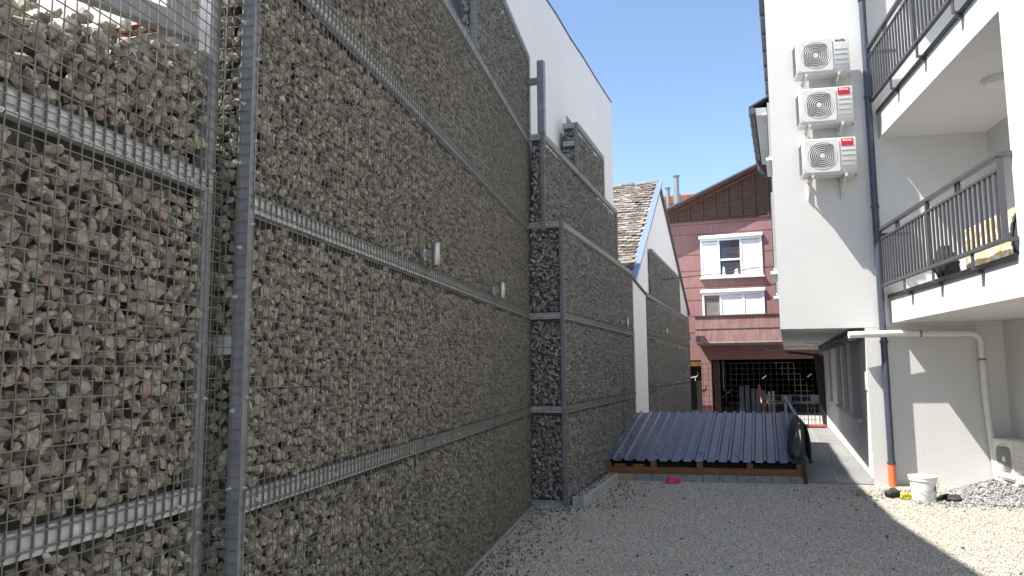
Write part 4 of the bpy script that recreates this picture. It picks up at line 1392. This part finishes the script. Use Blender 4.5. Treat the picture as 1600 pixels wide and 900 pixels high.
# ================================================================== SMALL THINGS ON THE RIGHT
# bucket
bk = thing('bucket', 'white plastic paint bucket with wire handle standing on the gravel', 'bucket', (3.12, 10.15, 0), 20)
MB().lathe([(0.0, 0.004), (0.128, 0.004), (0.132, 0.012), (0.146, 0.25), (0.158, 0.252), (0.160, 0.285), (0.166, 0.29), (0.166, 0.305), (0.156, 0.305), (0.150, 0.29), (0.128, 0.02), (0.0, 0.018)], 0, 0, 48).build('body', M['bucket'], bk, smooth=True)
pts = [(0.164 * math.cos(t), 0.164 * math.sin(t), 0.262 - 0.135 * math.sin((t - rad(170)) / rad(180) * math.pi) ** 0.8) for t in [rad(170 + 180 * i / 24) for i in range(25)]]
MB().tube(pts, 0.003, 6).build('handle', M['galv_dark'], bk)
lab = MB(); k = 8
for i in range(k):
    a0, a1 = rad(285 + i * 2.6), rad(285 + (i + 1) * 2.6)
    lab.add([(0.1435 * math.cos(a0), 0.1435 * math.sin(a0), 0.125), (0.1435 * math.cos(a1), 0.1435 * math.sin(a1), 0.125),
             (0.1475 * math.cos(a1), 0.1475 * math.sin(a1), 0.185), (0.1475 * math.cos(a0), 0.1475 * math.sin(a0), 0.185)], [(0, 1, 2, 3)])
lb = lab.build('label', M['bucket_label'], bk)
sm = lb.modifiers.new('t', 'SOLIDIFY'); sm.thickness = 0.001
MB().lathe([(0.0, 0.0), (0.138, 0.0)], 0, 0, 32, 0.17).build('mortar_remains', M['mortar'], bk)

crumple('rag', 'black crumpled rag left of the yellow glove', 'rag', (2.81, 10.33, 0), (0.095, 0.06, 0.065), M['rag'], 5, 0.4)
crumple('rag', 'flat black crumpled rag between the bucket and the stone pile', 'rag', (3.40, 10.12, 0), (0.10, 0.07, 0.055), M['rag'], 8, 0.5)
# yellow glove: palm with curled fingers, lying down
gl = crumple('work_glove', 'yellow rubber work glove lying beside the white bucket', 'glove', (2.93, 10.22, 0), (0.065, 0.05, 0.040), M['yellow'], 9, 0.3)
for i in range(5):
    a = rad(20 + i * 32)
    MB().tube([(0.04 * math.cos(a), -0.025, 0.03 + 0.02 * math.sin(a)), (0.065 * math.cos(a), -0.045, 0.045 + 0.035 * math.sin(a)), (0.075 * math.cos(a), -0.03, 0.055 + 0.04 * math.sin(a))], 0.012, 8, r2=0.009).build('finger', M['yellow'], gl, smooth=True)

# pile of stones
pts = []
for _ in range(5200):
    a = random.uniform(0, 2 * math.pi); r = random.random() ** 0.55
    x = 3.98 + 0.62 * r * math.cos(a); y = 10.35 + 0.52 * r * math.sin(a)
    h = 0.24 * max(0.0, 1 - r) ** 0.95
    pts.append((x, y, h * random.random() ** 0.25 + 0.012))
for _ in range(160):
    a = random.uniform(0, 2 * math.pi); r = random.uniform(1.0, 1.5)
    pts.append((3.95 + 0.62 * r * math.cos(a), 10.3 + 0.5 * r * math.sin(a), 0.012))
for _ in range(90):
    pts.append((random.uniform(2.75, 3.45), random.gauss(10.7, 0.12), 0.01))
for _ in range(60):
    pts.append((random.uniform(2.95, 3.5), random.gauss(9.9, 0.10), 0.01))
P = np.array(pts)
P = P[(P[:, 0] < 4.6)]
S = rng.uniform(0.014, 0.030, len(P))
tag(scatter('stone_pile', HULLS, P, S, M['pile_stone']), 'heap of pale grey crushed stone against the side wall', 'stones', kind='stuff')

# things on the lower balcony
tb = thing('drying_rack', 'yellow and white patterned cloth hung over a rack on the lower balcony', 'rack', (3.62, 8.2, 2.66))
MB().tube([(0, 0, 0.0), (0, 0.0, 0.60)], 0.012, 8).build('leg', M['galv'], tb)
MB().tube([(0, 1.45, 0.0), (0, 1.45, 0.60)], 0.012, 8).build('leg', M['galv'], tb)
MB().tube([(0, 0, 0.60), (0, 1.45, 0.60)], 0.012, 8).build('bar', M['galv'], tb)
mb = MB()
for i in range(40):
    y0 = 0.03 + i * 0.0345; y1 = y0 + 0.0345
    f0 = 0.006 * math.sin(i * 0.35); f1 = 0.006 * math.sin((i + 1) * 0.35)
    mb.add([(-0.02 + f0, y0, 0.10), (-0.02 + f1, y1, 0.10), (-0.016, y1, 0.615), (-0.016, y0, 0.615)], [(0, 1, 2, 3)])
    mb.add([(0.02 + f0, y0, 0.15), (0.02 + f1, y1, 0.15), (0.016, y1, 0.615), (0.016, y0, 0.615)], [(0, 1, 2, 3)])
    mb.add([(-0.016, y0, 0.615), (-0.016, y1, 0.615), (0.016, y1, 0.615), (0.016, y0, 0.615)], [(0, 1, 2, 3)])
mb.build('cloth', M['cloth_yellow'], tb)
crumple('bin_bag', 'black bin bag behind the railing of the lower balcony', 'bag', (3.42, 9.72, 2.665), (0.12, 0.20, 0.26), M['rag'], 12, 0.3)
crumple('bin_bag', 'dark bag at the near end of the lower balcony beside the wall', 'bag', (3.36, 7.62, 2.665), (0.10, 0.12, 0.26), M['cloth_dark'], 15, 0.3)
